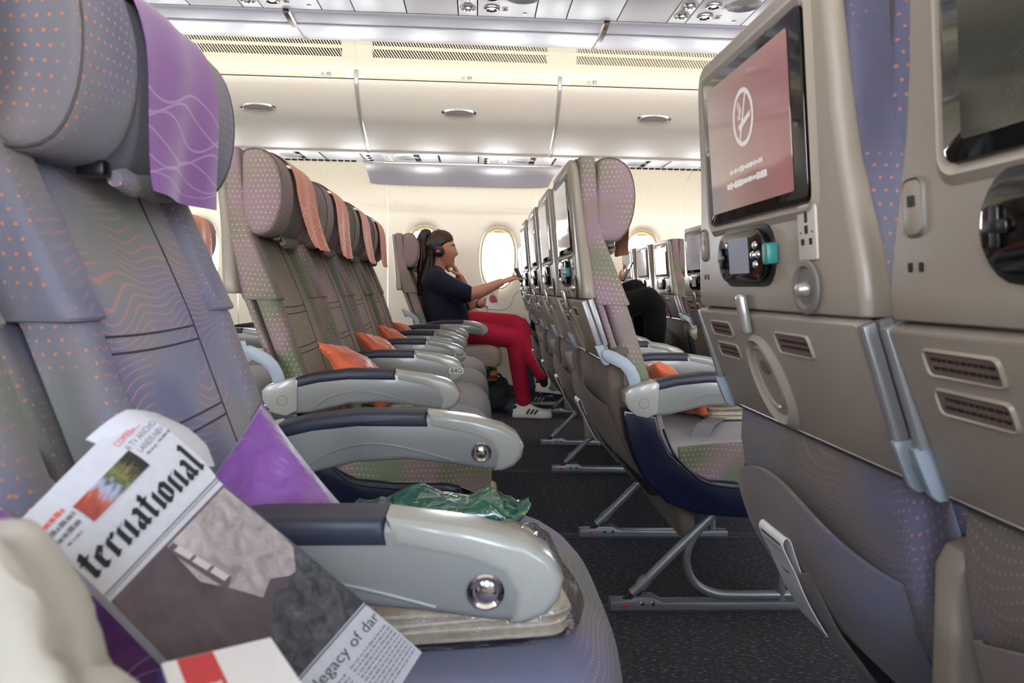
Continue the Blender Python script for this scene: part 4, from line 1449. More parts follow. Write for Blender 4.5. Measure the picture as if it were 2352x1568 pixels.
def pillow(name, label, p0, ea, eb, th, m, seed, group):
    """soft pillow on the rhombus p0, p0+ea, p0+ea+eb, p0+eb with pinched corners"""
    p0, ea, eb = Vector(p0), Vector(ea), Vector(eb)
    nn = ea.cross(eb).normalized()
    c = p0 + (ea + eb) / 2
    N = 22
    rings_t, rings_b = [], []

    def pt(u, v, sgn):
        a, b = u, v
        # edges sag inwards a little, corners stay
        a2 = a * (1 - 0.07 * (1 - b * b))
        b2 = b * (1 - 0.07 * (1 - a * a))
        h = th * (max(0, 1 - a * a) * max(0, 1 - b * b)) ** 0.42
        p = c + ea * a2 / 2 + eb * b2 / 2
        wr = 0.010 * nz((u * 1.2, v * 1.2, 0), 2.0, seed) + 0.006 * abs(nz((u, v, 1), 3.5, seed)) - 0.004 * abs(nz((v, u, 1), 6.0, seed))
        return p + nn * (sgn * h * (1 + 0.25 * nz((u, v, sgn), 1.6, seed)) + wr * (1 if h > 0.002 else 0.3))
    b = MB()
    for sgn in (1, -1):
        b.sheet(lambda u, v: pt(u * 2 - 1, v * 2 - 1, sgn), N, N)
        if sgn < 0:
            n2 = len(b.f) // 2
            b.f[n2:] = [tuple(reversed(f)) for f in b.f[n2:]]
    o = b.obj(name, m, angle=180)
    bm = bmesh.new()
    bm.from_mesh(o.data)
    bmesh.ops.remove_doubles(bm, verts=bm.verts[:], dist=0.0006)
    bmesh.ops.recalc_face_normals(bm, faces=bm.faces[:])
    bm.to_mesh(o.data)
    bm.free()
    o.data.polygons.foreach_set('use_smooth', [True] * len(o.data.polygons))
    return tag(o, label, 'pillow', group)


def dirv(v, L):
    return tuple(Vector(v).normalized() * L)


pillow('pillow', 'purple satin pillow with white line print standing on the big blue seat', (-0.247, 0.80, 0.71), dirv((-0.041, -0.05, -0.07), 0.20), dirv((0.122, -0.08, -0.106), 0.25), 0.030, M_PIL_P, 1.0, 'purple pillows')
pillow('pillow', 'purple satin pillow peeping out left of the newspaper', (-0.300, 0.435, 0.708), dirv((-0.05, -0.08, -0.10), 0.19), dirv((0.10, 0.025, -0.075), 0.22), 0.030, M_PIL_P, 2.0, 'purple pillows')
PO = [('orange pillow on the left centre seat nearest the aisle, sharp corner up', XC84 - 0.372, YG - 0.165, 0.700, (0.165, 0.04, -0.185), (0.045, 0.27, -0.055), 3.0),
      ('orange pillow on the left centre seat beside armrest 84G', XC84 - 0.372, YF_ - 0.12, 0.690, (0.17, 0.00, -0.17), (0.03, 0.26, -0.045), 4.3),
      ('orange pillow on the left centre seat beside armrest 84F', XC84 - 0.372, YE - 0.13, 0.685, (0.17, 0.03, -0.165), (0.03, 0.25, -0.05), 5.1),
      ('smallest orange pillow, on the left centre seat by the far aisle', XC84 - 0.372, YD - 0.14, 0.675, (0.16, 0.03, -0.16), (0.03, 0.24, -0.05), 6.7),
      ('orange pillow glimpsed under the armrest of the row ahead', XC83 - 0.370, YG - 0.15, 0.650, (0.17, 0.03, -0.14), (0.01, 0.25, -0.03), 7.9),
      ('orange pillow on the second seat of the row ahead', XC83 - 0.370, YF_ - 0.14, 0.650, (0.17, 0.03, -0.14), (0.01, 0.25, -0.03), 8.9)]
for lab, x, y, z, ea, eb, sd in PO:
    pillow('pillow', lab, (x, y, z), ea, eb, 0.040, M_PIL_O, sd, 'orange pillows')

# ---- blankets in film and headset bags
M_BLANKET = mat('blanket_beige', (226, 210, 186), 0.95, grain=0.12, gscale=120, bump=0.002)


def film():
    t = NT('clear_crinkled_film')
    pos = t.n('ShaderNodeNewGeometry').outputs['Position']
    tr = t.n('ShaderNodeBsdfTransparent', None, Color=(0.96, 0.96, 0.97, 1))
    bp = t.n('ShaderNodeBump', None, Strength=0.9, Distance=0.01, Height=t.noise(pos, 45.0, 3.0, 0.6))
    gl = t.n('ShaderNodeBsdfGlossy', None, Roughness=0.08, Normal=bp.outputs[0])
    fr = t.n('ShaderNodeFresnel', None, IOR=1.5, Normal=bp.outputs[0])
    mx = t.n('ShaderNodeMixShader', None, _0=t.m_('MULTIPLY_ADD', fr.outputs[0], 0.65, 0.02, clamp=True))
    t.set(mx.inputs[1], tr.outputs[0])
    t.set(mx.inputs[2], gl.outputs[0])
    t.t.links.new(mx.outputs[0], t.t.nodes['Material Output'].inputs['Surface'])
    return t.m


M_FILM = film()


def blanket(label, c, sx, sy, sz, rz, seed, group='packed blankets'):
    t = thing('packed_blanket', label, 'blanket', c, group)
    t.rotation_euler = (0, 0, rz)
    n = 4
    for k in range(n):
        z0 = sz * k / n + 0.001
        z1 = sz * (k + 1) / n - 0.002
        L = []
        ol = []
        for x, y in rrect(0, 0, sx - 0.01 * abs(jit(1)), sy - 0.01 * abs(jit(1)), min(sx, sy) * 0.12, 5):
            ol.append((x + 0.006 * nz((x, y, k), 18, seed), y + 0.006 * nz((y, x, k), 18, seed + 3)))
        rings = []
        for f, s in ((0.0, 0.965), (0.2, 0.992), (0.5, 1.0), (0.8, 0.992), (1.0, 0.965)):
            rings.append([(x * s, y * s, z0 + (z1 - z0) * f + 0.005 * nz((x, y, 0), 12, seed + k)) for x, y in ol])
        MB().rings(rings).obj('fold', M_BLANKET, t)
    b = MB()

    def shell(u, v):
        a = u * 2 * PI
        q = (v - 0.5) * PI
        cq, sq = math.cos(q), math.sin(q)
        ex = 0.35
        def sp(w, e):
            return math.copysign(abs(w) ** e, w)
        x = (sx / 2 + 0.014) * sp(cq, 0.3) * sp(math.cos(a), ex)
        y = (sy / 2 + 0.014) * sp(cq, 0.3) * sp(math.sin(a), ex)
        z = sz / 2 + (sz / 2 + 0.008) * sp(sq, 0.5)
        k = 0.007 * nz((x, y, z), 22, seed) + 0.004 * nz((x, y, z), 55, seed)
        return (x * (1 + k * 5), y * (1 + k * 5), max(0.0, z + k * 1.2))
    b.sheet(shell, 44, 18)
    b.obj('plastic_wrap', M_FILM, t, angle=25)
    return t


def green_foil():
    t = NT('headset_bag_green')
    pos = t.n('ShaderNodeNewGeometry').outputs['Position']
    m = t.m_('MULTIPLY_ADD', t.noise(pos, 38.0, 3.0, 0.6, 1.5), 14.0, -8.2, clamp=True)
    w = t.noise(pos, 15.0, 2.0)
    base = t.mix(w, lin((8, 62, 52)), lin((26, 110, 88)))
    t.P(Base_Color=t.mix(m, base, lin((178, 190, 92))), Roughness=0.16, Coat_Weight=0.6)
    t.bump(t.noise(pos, 60.0, 3.0), 0.7, 0.006)
    return t.m


M_GREEN = green_foil()


def foil_bag(label, c, sx, sy, sz, rz, seed):
    def fn(u, v):
        a = u * 2 * PI
        q = (v - 0.5) * PI
        def sp(w, e):
            return math.copysign(abs(w) ** e, w)
        x = sx / 2 * sp(math.cos(q), 0.6) * sp(math.cos(a), 0.45)
        y = sy / 2 * sp(math.cos(q), 0.6) * sp(math.sin(a), 0.45)
        flat = 1 - 0.85 * max(0.0, (abs(x) / (sx / 2) - 0.72) / 0.28)
        z = sz / 2 + sz / 2 * sp(math.sin(q), 0.8) * flat
        k = nz((x, y, z), 22, seed)
        k2 = nz((x, y, z), 60, seed + 2)
        z += (0.016 * k + 0.007 * k2) * (1 if z > 0.3 * sz else 0.2)
        return (x + 0.01 * k2, y + 0.012 * k, max(0.0, z + 0.012 * max(0, abs(x) / (sx / 2) - 0.8) * 5 * max(0, k + 0.3)))
    o = MB().sheet(fn, 48, 24).obj('headset_bag', M_GREEN, angle=22)
    o.location = c
    o.rotation_euler = (0, 0, rz)
    return tag(o, label, 'bag', 'green headset bags')


blanket('beige blanket in crinkled clear film on the big blue seat', (-0.018, 0.800, 0.482), 0.23, 0.26, 0.038, 0.10, 1.0)
foil_bag('crumpled green headset bag behind the nearest armrest', (-0.045, 1.005, 0.484), 0.26, 0.10, 0.050, 0.06, 4.0)
foil_bag('green headset bag on the left centre seat under the aisle armrest', (-0.19, 1.90, 0.480), 0.24, 0.14, 0.040, 0.2, 9.0)
blanket('wrapped beige blanket on the aisle seat of the row ahead', (XC83 - 0.115, YG + 0.06, 0.481), 0.17, 0.25, 0.055, 0.1, 5.0)
foil_bag('green headset bag lying on the blanket in the row ahead', (XC83 - 0.07, YG + 0.14, 0.540), 0.14, 0.12, 0.030, 0.5, 12.0)

# ---- seat belt on the aisle seat ahead
bt = thing('seat_belt', 'grey seat belt with buckle tongue on the aisle seat of the row ahead', 'seat belt')
M_WEB = mat('belt_webbing_grey', (124, 124, 128), 0.8, grain=0.06, gscale=400)


def belt_fn(u, v):
    pth = [(-0.275, -0.235, 0.430), (-0.262, -0.222, 0.470), (-0.235, -0.195, 0.498), (-0.20, -0.14, 0.496), (-0.16, -0.06, 0.487), (-0.15, 0.02, 0.486)]
    i = min(int(v * (len(pth) - 1)), len(pth) - 2)
    f = v * (len(pth) - 1) - i
    x, y, z = [a * (1 - f) + b * f for a, b in zip(pth[i], pth[i + 1])]
    return (XC83 + x + (u - 0.5) * 0.045, YG + y + (u - 0.5) * -0.01, z + 0.002)


MB().sheet(belt_fn, 4, 30, 0.003).obj('webbing', M_WEB, bt)
MB().box((XC83 - 0.278, YG - 0.236, 0.425), (0.035, 0.008, 0.03), 0.003).obj('anchor', M_CHROME, bt)

# ---- newspaper
NP_O = Vector((-0.2334, 0.36, 0.7215))
NP_U = Vector((0.0995, 0.9113, 0.3994))
NP_V = Vector((0.6453, 0.2465, -0.7231))
NP_N = Vector((0.757, -0.33, 0.564))
KEYS = [(0.0, (0.0, 0.0), (0.110, 0.0)), (0.053, (-0.007, 0.047), (0.108, 0.060)), (0.065, (-0.009, 0.058), (0.1037, 0.0725)), (0.069, (-0.0096, 0.0615), (0.1031, 0.0776)),
        (0.190, (-0.030, 0.168), (0.1030, 0.2185)), (0.210, (-0.031, 0.186), (0.1035, 0.2399)), (0.262, (-0.032, 0.235), (0.1025, 0.285))]


def page(s, t, off=0.0):
    for (t0, l0, r0), (t1, l1, r1) in zip(KEYS, KEYS[1:]):
        if t <= t1 or t1 == KEYS[-1][0]:
            f = (t - t0) / (t1 - t0)
            break
    la, lb = l0[0] + (l1[0] - l0[0]) * f, l0[1] + (l1[1] - l0[1]) * f
    ra, rb = r0[0] + (r1[0] - r0[0]) * f, r0[1] + (r1[1] - r0[1]) * f
    a, b = la + (ra - la) * s, lb + (rb - lb) * s
    bend = -0.012 * max(0.0, (0.03 - b) / 0.03) ** 2
    return tuple(NP_O + NP_U * a + NP_V * b + NP_N * (bend + off))


M_PAPER = mat('newsprint', (186, 185, 190), 0.85, grain=0.04, gscale=150)
news = thing('newspaper', 'folded newspaper with gothic headline propped on the seat at the left edge', 'newspaper')
MB().sheet(lambda u, v: page(u, v * 0.262), 12, 36, -0.006).obj('front_page', M_PAPER, news)


def backpage(u, v):
    a = 0.075 + 0.052 * u + 0.004 * math.sin(v * 3)
    b = -0.006 + 0.062 * v + 0.012 * u * u
    a -= 0.030 * max(0, v - 0.75) * u
    b += 0.02 * max(0, u - 0.6) * (1 - v)
    return tuple(NP_O + NP_U * a + NP_V * b + NP_N * (-0.010 - 0.012 * max(0, 0.4 - v) + 0.008 * math.sin(u * 3)))


MB().sheet(backpage, 10, 12, -0.002).obj('curled_page', M_PAPER, news)


def flat(pts, off):
    return [page(s, t, off) for s, t in pts]


def ink(polys, name, m, off=0.0006):
    b = MB()
    for p in polys:
        b.add(flat(p, off), [tuple(range(len(p)))])
    return b.obj(name, m, news, smooth=False)


def nib(glyphs, adv, s0, wid, t_base, xh, nw=0.13, na=0.10):
    """broad-nib strokes: glyph list of (char, strokes)"""
    polys = []
    x = 0.0
    tot = sum(adv)
    for gl, a in zip(glyphs, adv):
        for st in gl:
            for (x0, y0), (x1, y1) in zip(st, st[1:]):
                q = []
                for X, Y_, sg in ((x0, y0, -1), (x0, y0, 1), (x1, y1, 1), (x1, y1, -1)):
                    q.append((s0 + wid * (x + X + sg * nw) / tot, t_base - xh * (Y_ + sg * na)))
                polys.append(q)
        x += a
    return polys


def minim(x):
    return [[(x - 0.06, 0.88), (x + 0.06, 0.98)], [(x + 0.06, 0.92), (x + 0.06, 0.10)], [(x + 0.0, 0.10), (x + 0.16, 0.02)]]


GL = {'t': ([[(0.14, 1.32), (0.2, 1.2), (0.2, 0.14), (0.3, 0.02), (0.44, 0.10)], [(0.0, 0.97), (0.44, 0.97)]], 0.58),
      'e': ([[(0.12, 0.86), (0.12, 0.16), (0.26, 0.02), (0.46, 0.14)], [(0.12, 0.86), (0.30, 0.98), (0.46, 0.78), (0.16, 0.46)]], 0.62),
      'r': (minim(0.12) + [[(0.2, 0.82), (0.42, 0.98)], [(0.42, 0.98), (0.54, 0.84)]], 0.64),
      'n': (minim(0.12) + minim(0.58) + [[(0.2, 0.80), (0.54, 1.0)]], 0.92),
      'a': ([[(0.10, 0.86), (0.28, 1.0), (0.46, 0.88), (0.46, 0.14), (0.60, 0.02)], [(0.46, 0.58), (0.20, 0.50), (0.10, 0.30), (0.14, 0.10), (0.26, 0.02), (0.46, 0.18)]], 0.76),
      'i': (minim(0.12) + [[(0.12, 1.30), (0.20, 1.36)]], 0.44),
      'o': ([[(0.12, 0.86), (0.12, 0.16), (0.28, 0.02)], [(0.12, 0.86), (0.30, 0.99), (0.52, 0.84), (0.52, 0.16), (0.28, 0.02)]], 0.74),
      'l': ([[(0.06, 1.62), (0.18, 1.50), (0.18, 0.12), (0.28, 0.02), (0.38, 0.10)]], 0.5)}
word = 'ternational'
ink(nib([GL[c][0] for c in word], [GL[c][1] for c in word], 0.02, 0.97, 0.0535, 0.0122), 'headline', M_INK)
ink([[(0.0, 0.0635), (1.0, 0.0635), (1.0, 0.0642), (0.0, 0.0642)], [(0.0, 0.0655), (1.0, 0.0655), (1.0, 0.0659), (0.0, 0.0659)]], 'rule', M_INK)
# small picture above the headline


def colour_picture():
    t = NT('newspaper_colour_picture')
    uv = t.n('ShaderNodeUVMap').outputs[0]
    sep = t.n('ShaderNodeSeparateXYZ', None, Vector=uv)
    f = t.m_('ADD', sep.outputs[0], t.m_('MULTIPLY', t.m_('SUBTRACT', t.noise(uv, 5.0, 4.0, 0.7), 0.5), 0.75))
    c = t.ramp(f, [(0.10, lin((150, 62, 52))), (0.28, lin((168, 92, 70))), (0.40, lin((150, 164, 190))), (0.54, lin((70, 76, 52))), (0.66, lin((116, 112, 66))), (0.85, lin((36, 34, 32)))])
    dk = t.m_('MULTIPLY_ADD', t.noise(uv, 7.0, 3.0), 6.0, -3.2, clamp=True)
    t.P(Base_Color=t.mix(t.m_('MULTIPLY', dk, 0.7), c, lin((30, 28, 28))), Roughness=0.8)
    return t.m


MB().sheet(lambda u, v: page(0.23 + 0.48 * u, 0.0150 + 0.0145 * v, 0.0007), 6, 4).obj('small_picture', colour_picture(), news)


def np_text(body, size, s0, t0, m, name, align='LEFT'):
    W = 0.113
    text_mesh(body, size, lambda a, b: page(s0 + a / W, t0 - b, 0.0007), align).obj(name, m, news, smooth=False)


np_text('COMEBACK', 0.0052, 0.70, 0.0085, mat('headline_red', (200, 84, 78), 0.8), 'red_line')
np_text('A TV ANCHO', 0.0052, 0.71, 0.0140, mat('newsprint_grey_ink', (110, 106, 110), 0.8), 'grey_line')
np_text('LANDS NEV', 0.0052, 0.74, 0.0195, MATS['newsprint_grey_ink'], 'grey_line')


def scribble(name, rows, m, seed):
    rnd = random.Random(seed)
    ps = []
    for s0, s1, t, h in rows:
        s = s0
        while s < s1:
            w = 0.012 + rnd.random() * 0.035
            hh = h * (0.7 + 0.3 * rnd.random())
            ps.append([(s, t - hh), (min(s + w, s1), t - hh), (min(s + w, s1), t), (s, t)])
            s += w + 0.008
    o = ink(ps, name, m)
    o['kind'] = 'stuff'


scribble('red_caption', [(0.03, 0.20, 0.0135, 0.0030)], MATS['headline_red'], 1)
scribble('grey_caption', [(0.03, 0.21, 0.0190, 0.0030), (0.03, 0.19, 0.0245, 0.0030), (0.05, 0.15, 0.0290, 0.0014), (0.76, 0.86, 0.0245, 0.0014), (0.88, 1.0, 0.0240, 0.0014)], MATS['newsprint_grey_ink'], 2)
# large photograph: ruined interior


def photo_mat(name, c0, c1, sc):
    t = NT(name)
    pos = t.n('ShaderNodeNewGeometry').outputs['Position']
    t.P(Base_Color=t.mix(t.m_('MULTIPLY_ADD', t.noise(pos, sc, 4.0, 0.65, 0.6), 2.4, -0.7, clamp=True), lin(c0), lin(c1)), Roughness=0.8)
    return t.m


def gridpoly(s0, s1, t0, t1, off, name, m, ns=6, nt=8):
    MB().sheet(lambda u, v: page(s0 + (s1 - s0) * u, t0 + (t1 - t0) * v, off), ns, nt).obj(name, m, news)


gridpoly(0.0, 1.0, 0.069, 0.1895, 0.0006, 'photograph', photo_mat('photo_brown_wall', (62, 50, 54), (98, 84, 88), 18))
PT = lambda pts: [((a), (b)) for a, b in pts]
ink([PT([(0.42, 0.0705), (0.98, 0.0705), (0.99, 0.118), (0.95, 0.142), (0.80, 0.139), (0.70, 0.131), (0.58, 0.136), (0.50, 0.118), (0.40, 0.10)])], 'plaster', photo_mat('photo_plaster', (120, 108, 106), (178, 166, 164), 60), 0.0009)
ink([PT([(0.40, 0.0715), (0.46, 0.0715), (0.545, 0.112), (0.47, 0.116)])], 'painted_window', mat('photo_frame_line', (88, 76, 78), 0.8), 0.0012)
ink([[(0.425 + 0.026 * k, 0.0750 + 0.0125 * k), (0.468 + 0.026 * k, 0.0750 + 0.0125 * k), (0.490 + 0.024 * k, 0.0855 + 0.0125 * k), (0.447 + 0.024 * k, 0.0855 + 0.0125 * k)] for k in range(3)], 'window_panes', mat('photo_pale', (186, 178, 178), 0.8), 0.0015)
ink([PT([(0.16, 0.1895), (0.36, 0.172), (0.52, 0.150), (0.66, 0.138), (0.82, 0.143), (0.97, 0.128), (1.0, 0.133), (1.0, 0.1895)])], 'debris', photo_mat('photo_debris', (24, 24, 28), (92, 90, 94), 75), 0.0010)
ink([[(0.0, 0.1910), (1.0, 0.1910), (1.0, 0.1918), (0.0, 0.1918)]], 'rule', M_INK)
np_text('legacy of dar', 0.0128, 0.985, 0.2035, mat('headline_grey_ink', (70, 68, 72), 0.8), 'lower_headline', 'RIGHT')
scribble('column_text', [(s0, s1, 0.2165 + 0.0042 * k, 0.0020) for k in range(10) for s0, s1 in ((0.18, 0.56), (0.60, 0.98))], mat('column_grey', (128, 126, 130), 0.85), 5)

# ---- white box with red square in front of the newspaper


bx0, bx1, bx2 = Vector((-0.1380, 0.300, 0.6760)), Vector((-0.1065, 0.355, 0.6585)), Vector((-0.0790, 0.310, 0.6600))
u_ = (bx1 - bx0)
v_ = (bx2 - bx1)
nn_ = u_.cross(v_).normalized()
if nn_.z < 0:
    nn_ = -nn_
box = thing('small_carton', 'small white carton with red square in front of the newspaper', 'carton')


def cart(a, b, h):
    return tuple(bx0 + u_ * a + v_ * b + nn_ * h)


MB().prism([(0, 0), (1, 0), (1, 2.2), (0, 2.2)], -0.022, 0.0, cart, 0.0).obj('carton_body', mat('carton_white', (232, 230, 232), 0.35), box, smooth=False)
MB().prism([(0.12, 0.02), (0.42, 0.02), (0.42, 0.9), (0.12, 0.9)], 0.0, 0.0004, cart).obj('red_square', mat('carton_red', (196, 30, 44), 0.4), box, smooth=False)
MB().prism([(0.17, 0.60), (0.20, 0.58), (0.24, 0.61), (0.28, 0.58), (0.33, 0.60), (0.38, 0.57), (0.38, 0.63), (0.30, 0.64), (0.22, 0.65), (0.17, 0.64)], 0.0004, 0.0007, cart).obj('white_script', M_LABEL, box, smooth=False)
MB().prism([(-0.004, 0), (0.0, 0), (0.0, 2.2), (-0.004, 2.2)], -0.022, -0.001, cart).obj('carton_edge', mat('carton_blue_edge', (70, 66, 150), 0.5), box, smooth=False)

# ---- beige bundle at the lower left


def bundle(u, v):
    a = u * 2 * PI
    q = (v - 0.5) * PI
    x, y, z = 0.106 * math.cos(q) * math.cos(a), 0.066 * math.cos(q) * math.sin(a), 0.150 * math.copysign(abs(math.sin(q)) ** 0.9, math.sin(q))
    d = Vector((x, y, z)).normalized()
    k = 1 + 0.22 * abs(nz((x, y, z * 0.6), 15, 3.0)) - 0.20 * abs(nz((x, y, z * 0.4), 28, 8.0)) + 0.05 * nz((x, y, z), 50, 1.0)
    k *= 1 - 0.16 * max(0, d.x) * max(0, d.z)
    return (-0.197 + x * k, 0.225 + y * k, 0.618 + max(-0.140, z * k))


tag(MB().sheet(bundle, 64, 40).obj('cloth_bundle', mat('bundle_ivory', (158, 150, 138), 0.6, grain=0.06, gscale=30, sheen=0.2), angle=60), 'crumpled ivory cloth bundle at the lower left corner', 'bundle')

# ---- safety cards and magazines in the seat pockets ahead


def card(label, X, Yc, big=0.85, stripe=True, dy=-0.010):
    t = thing('safety_card', label, 'card', (X, Yc, 0), 'cards in the seat pockets')
    pth = smooth_path([(-0.490, 0.405), (-0.518, 0.450), (-0.537, 0.490), (-0.549, 0.512), (-0.555, 0.526), (-0.552, 0.534), (-0.546, 0.530), (-0.538, 0.508), (-0.522, 0.470)], 4)
    n = len(pth) - 1

    def fn(u, v):
        i = min(int(v * n), n - 1)
        f = v * n - i
        x = pth[i][0] * (1 - f) + pth[i + 1][0] * f
        z = pth[i][1] * (1 - f) + pth[i + 1][1] * f
        return (x, dy + (u - 0.5) * 0.085 * big, z)
    MB().sheet(fn, 3, 28, 0.0012).obj('folded_sheet', M_CARD, t)
    if stripe:
        def f2(u, v):
            p = fn(0.15 + 0.7 * u, 0.30 + 0.10 * v)
            return (p[0] - 0.0012, p[1], p[2] + 0.0004)
        MB().sheet(f2, 2, 4, 0.0003).obj('red_band', M_RED, t)
        def f3(u, v):
            p = fn(0.1 + 0.8 * u, 0.43 + 0.06 * v)
            return (p[0] - 0.0012, p[1], p[2] + 0.0006)
        MB().sheet(f3, 2, 3, 0.0003).obj('navy_band', M_NAVY, t)
    return t


card('white folded card in the large near seat pocket', XN83, YH)
card('folded card in the pocket of the nearest centre seat ahead', XC83, YG)
card('folded card in the pocket of the second centre seat ahead', XC83, YF_)
card('folded card in the pocket of the third centre seat ahead', XC83, YE)
card('folded card in the pocket of the farthest centre seat ahead', XC83, YD)
M_MAG = mat('magazine_pages', (176, 170, 162), 0.6, grain=0.1, gscale=80)
for lab, y, dz in (('magazine standing in the pocket of the second centre seat ahead', YF_, 0.03), ('magazine standing in the pocket of the third centre seat ahead', YE, 0.035), ('magazine in the pocket of the farthest centre seat ahead', YD, 0.03)):
    m_ = MB().sheet(lambda u, v: (XC83 - 0.512 - 0.010 * math.sin(PI * u) + 0.035 * v, y - 0.13 + 0.20 * u, 0.602 + dz - 0.02 * u - 0.17 * v), 8, 8, 0.006).obj('magazine', M_MAG)
    tag(m_, lab, 'magazine', 'magazines in the seat pockets')

# ---- life vest pouches and bags on the floor


def vest(label, c):
    t = thing('life_vest_pouch', label, 'life vest', c, 'life vest pouches')
    MB().box((0, 0, 0), (0.075, 0.16, 0.075), 0.012).obj('pouch', mat('vest_yellow', (214, 168, 30), 0.45, grain=0.15, gscale=60), t)
    MB().box((0.0375, 0, -0.012), (0.004, 0.15, 0.028), 0.001).box((0.0, -0.081, -0.012), (0.070, 0.004, 0.028), 0.001).obj('red_strap', M_RED, t)
    MB().box((0.012, -0.0815, 0.012), (0.03, 0.002, 0.012)).obj('white_tag', M_LABEL, t)


vest('yellow life vest pouch under the aisle seat cushion', (0.028, 1.80, 0.272))
vest('yellow life vest pouch under the seat of the woman', (0.115, 4.62, 0.262))


def blob(name, label, cat, c, r, m, seed, amp=0.15, flatz=True, group=None):
    def fn(u, v):
        a = u * 2 * PI
        q = (v - 0.5) * PI
        def sp(w, e):
            return math.copysign(abs(w) ** e, w)
        x, y, z = r[0] * sp(math.cos(q), 0.7) * sp(math.cos(a), 0.8), r[1] * sp(math.cos(q), 0.7) * sp(math.sin(a), 0.8), r[2] * sp(math.sin(q), 0.8)
        k = 1 + amp * nz((x, y, z), 9, seed) + amp * 0.5 * nz((x, y, z), 24, seed)
        return (c[0] + x * k, c[1] + y * k, c[2] + max(-r[2], z * k))
    o = MB().sheet(fn, 40, 24).obj(name, m, angle=50)
    return tag(o, label, cat, group)


b1 = blob('grey_bag', 'soft grey bag on the floor behind the woman in red trousers', 'bag', (0.155, 4.72, 0.105), (0.085, 0.13, 0.100), mat('bag_grey', (70, 72, 78), 0.7), 3.0, 0.3)
MB().tube(smooth_path([(0.10, 4.62, 0.19), (0.12, 4.60, 0.25), (0.17, 4.61, 0.26), (0.20, 4.63, 0.19)], 5), 0.008, 8).obj('strap', mat('bag_strap', (60, 62, 68), 0.7), b1)

# ------------------------------------------------------------------ people
def capsule(b, p0, r0, p1, r1, n=14):
    p0, p1 = Vector(p0), Vector(p1)
    d = p1 - p0
    L = d.length
    t = d.normalized() if L > 1e-6 else Vector((0, 0, 1))
    a = Vector((0, 0, 1)) if abs(t.z) < 0.9 else Vector((1, 0, 0))
    x = t.cross(a).normalized()
    y = t.cross(x)
    rings = []
    prof = [(-math.cos(k * PI / 8) * r0, math.sin(k * PI / 8) * r0, 0) for k in range(0, 5)] + [(math.sin(k * PI / 8) * r1, math.cos(k * PI / 8) * r1, 1) for k in range(0, 5)]
    for h, r, e in prof:
        c = p0 + t * (h + (L if e else 0))
        r = max(r, 1e-4)
        rings.append([tuple(c + (x * math.cos(2 * PI * k / n) + y * math.sin(2 * PI * k / n)) * r) for k in range(n)])
    b.rings(rings)


def chain(b, pts):
    """pts: (x,y,z,r) joints"""
    for p, q in zip(pts, pts[1:]):
        capsule(b, p[:3], p[3], q[:3], q[3])


def fuse(b, name, m, parent, voxel, smooth=4):
    me = b.mesh(name, m, smooth=False)
    tmp = bpy.data.objects.new('tmp_fuse', me)
    COL.objects.link(tmp)
    md = tmp.modifiers.new('r', 'REMESH')
    md.mode = 'VOXEL'
    md.voxel_size = voxel
    md.use_smooth_shade = True
    sm = tmp.modifiers.new('s', 'SMOOTH')
    sm.factor = 0.5
    sm.iterations = smooth
    dg = bpy.context.evaluated_depsgraph_get()
    me2 = bpy.data.meshes.new_from_object(tmp.evaluated_get(dg))
    me2.name = name
    bpy.data.objects.remove(tmp)
    bpy.data.meshes.remove(me)
    me2.materials.clear()
    me2.materials.append(m)
    me2.polygons.foreach_set('use_smooth', [True] * len(me2.polygons))
    return link(name, me2, parent)


def skin_mat(name, rgb):
    t = NT(name)
    pos = t.n('ShaderNodeNewGeometry').outputs['Position']
    c = lin(rgb)
    t.P(Base_Color=t.mix(t.noise(pos, 30.0, 3.0), tuple(x * 0.88 for x in c[:3]) + (1,), tuple(min(1, x * 1.1) for x in c[:3]) + (1,)), Roughness=0.5, Subsurface_Weight=0.08)
    t.b.inputs['Subsurface Radius'].default_value = (0.01, 0.004, 0.002)
    return t.m


def g2(v, s):
    return math.exp(-(v / s) ** 2)


def head_pt(u, v, off=0.0, hair=None):
    """skull in its own frame: +x face, z up; centre at mid head"""
    a = u * 2 * PI
    q = (v - 0.5) * PI
    cx, sx = math.cos(a), math.sin(a)
    X, Yy, Z = math.cos(q) * cx, math.cos(q) * sx, math.sin(q)
    rx = 0.093 if X > 0 else 0.098
    jaw = 1.0 - 0.22 * max(0.0, -Z) ** 1.2
    x, y, z = X * rx, Yy * 0.074 * jaw, Z * 0.114
    if X < 0 and Z < -0.2:
        x *= 1 - 0.45 * min(1, (-Z - 0.2) / 0.6)
    if X > 0:
        f = X
        ay = abs(y)
        x += f * (0.022 * g2(z + 0.022, 0.017) * g2(y, 0.012) + 0.012 * g2(z - 0.002, 0.022) * g2(y, 0.010)      # nose
                  + 0.004 * g2(z - 0.034, 0.011) * g2(ay - 0.025, 0.022)                                      # brow
                  - 0.010 * g2(z - 0.016, 0.012) * g2(ay - 0.031, 0.014)                                      # eye sockets
                  + 0.006 * g2(z + 0.020, 0.020) * g2(ay - 0.040, 0.016)                                      # cheek
                  + 0.006 * g2(z + 0.056, 0.008) * g2(y, 0.022) + 0.006 * g2(z + 0.070, 0.008) * g2(y, 0.020)  # lips
                  - 0.0012 * g2(z + 0.063, 0.003) * g2(y, 0.024)
                  + 0.009 * g2(z + 0.064, 0.026) * g2(y, 0.030)
                  + 0.058 * g2(z + 0.096, 0.021) * g2(y, 0.028))                                             # chin
        z -= 0.004 * g2(z + 0.105, 0.02)
    p = Vector((x, y, z))
    if off or hair:
        n = Vector((X / rx, Yy / 0.074, Z / 0.114)).normalized()
        p += n * (hair(X, Yy, Z, p) if hair else off)
    return p


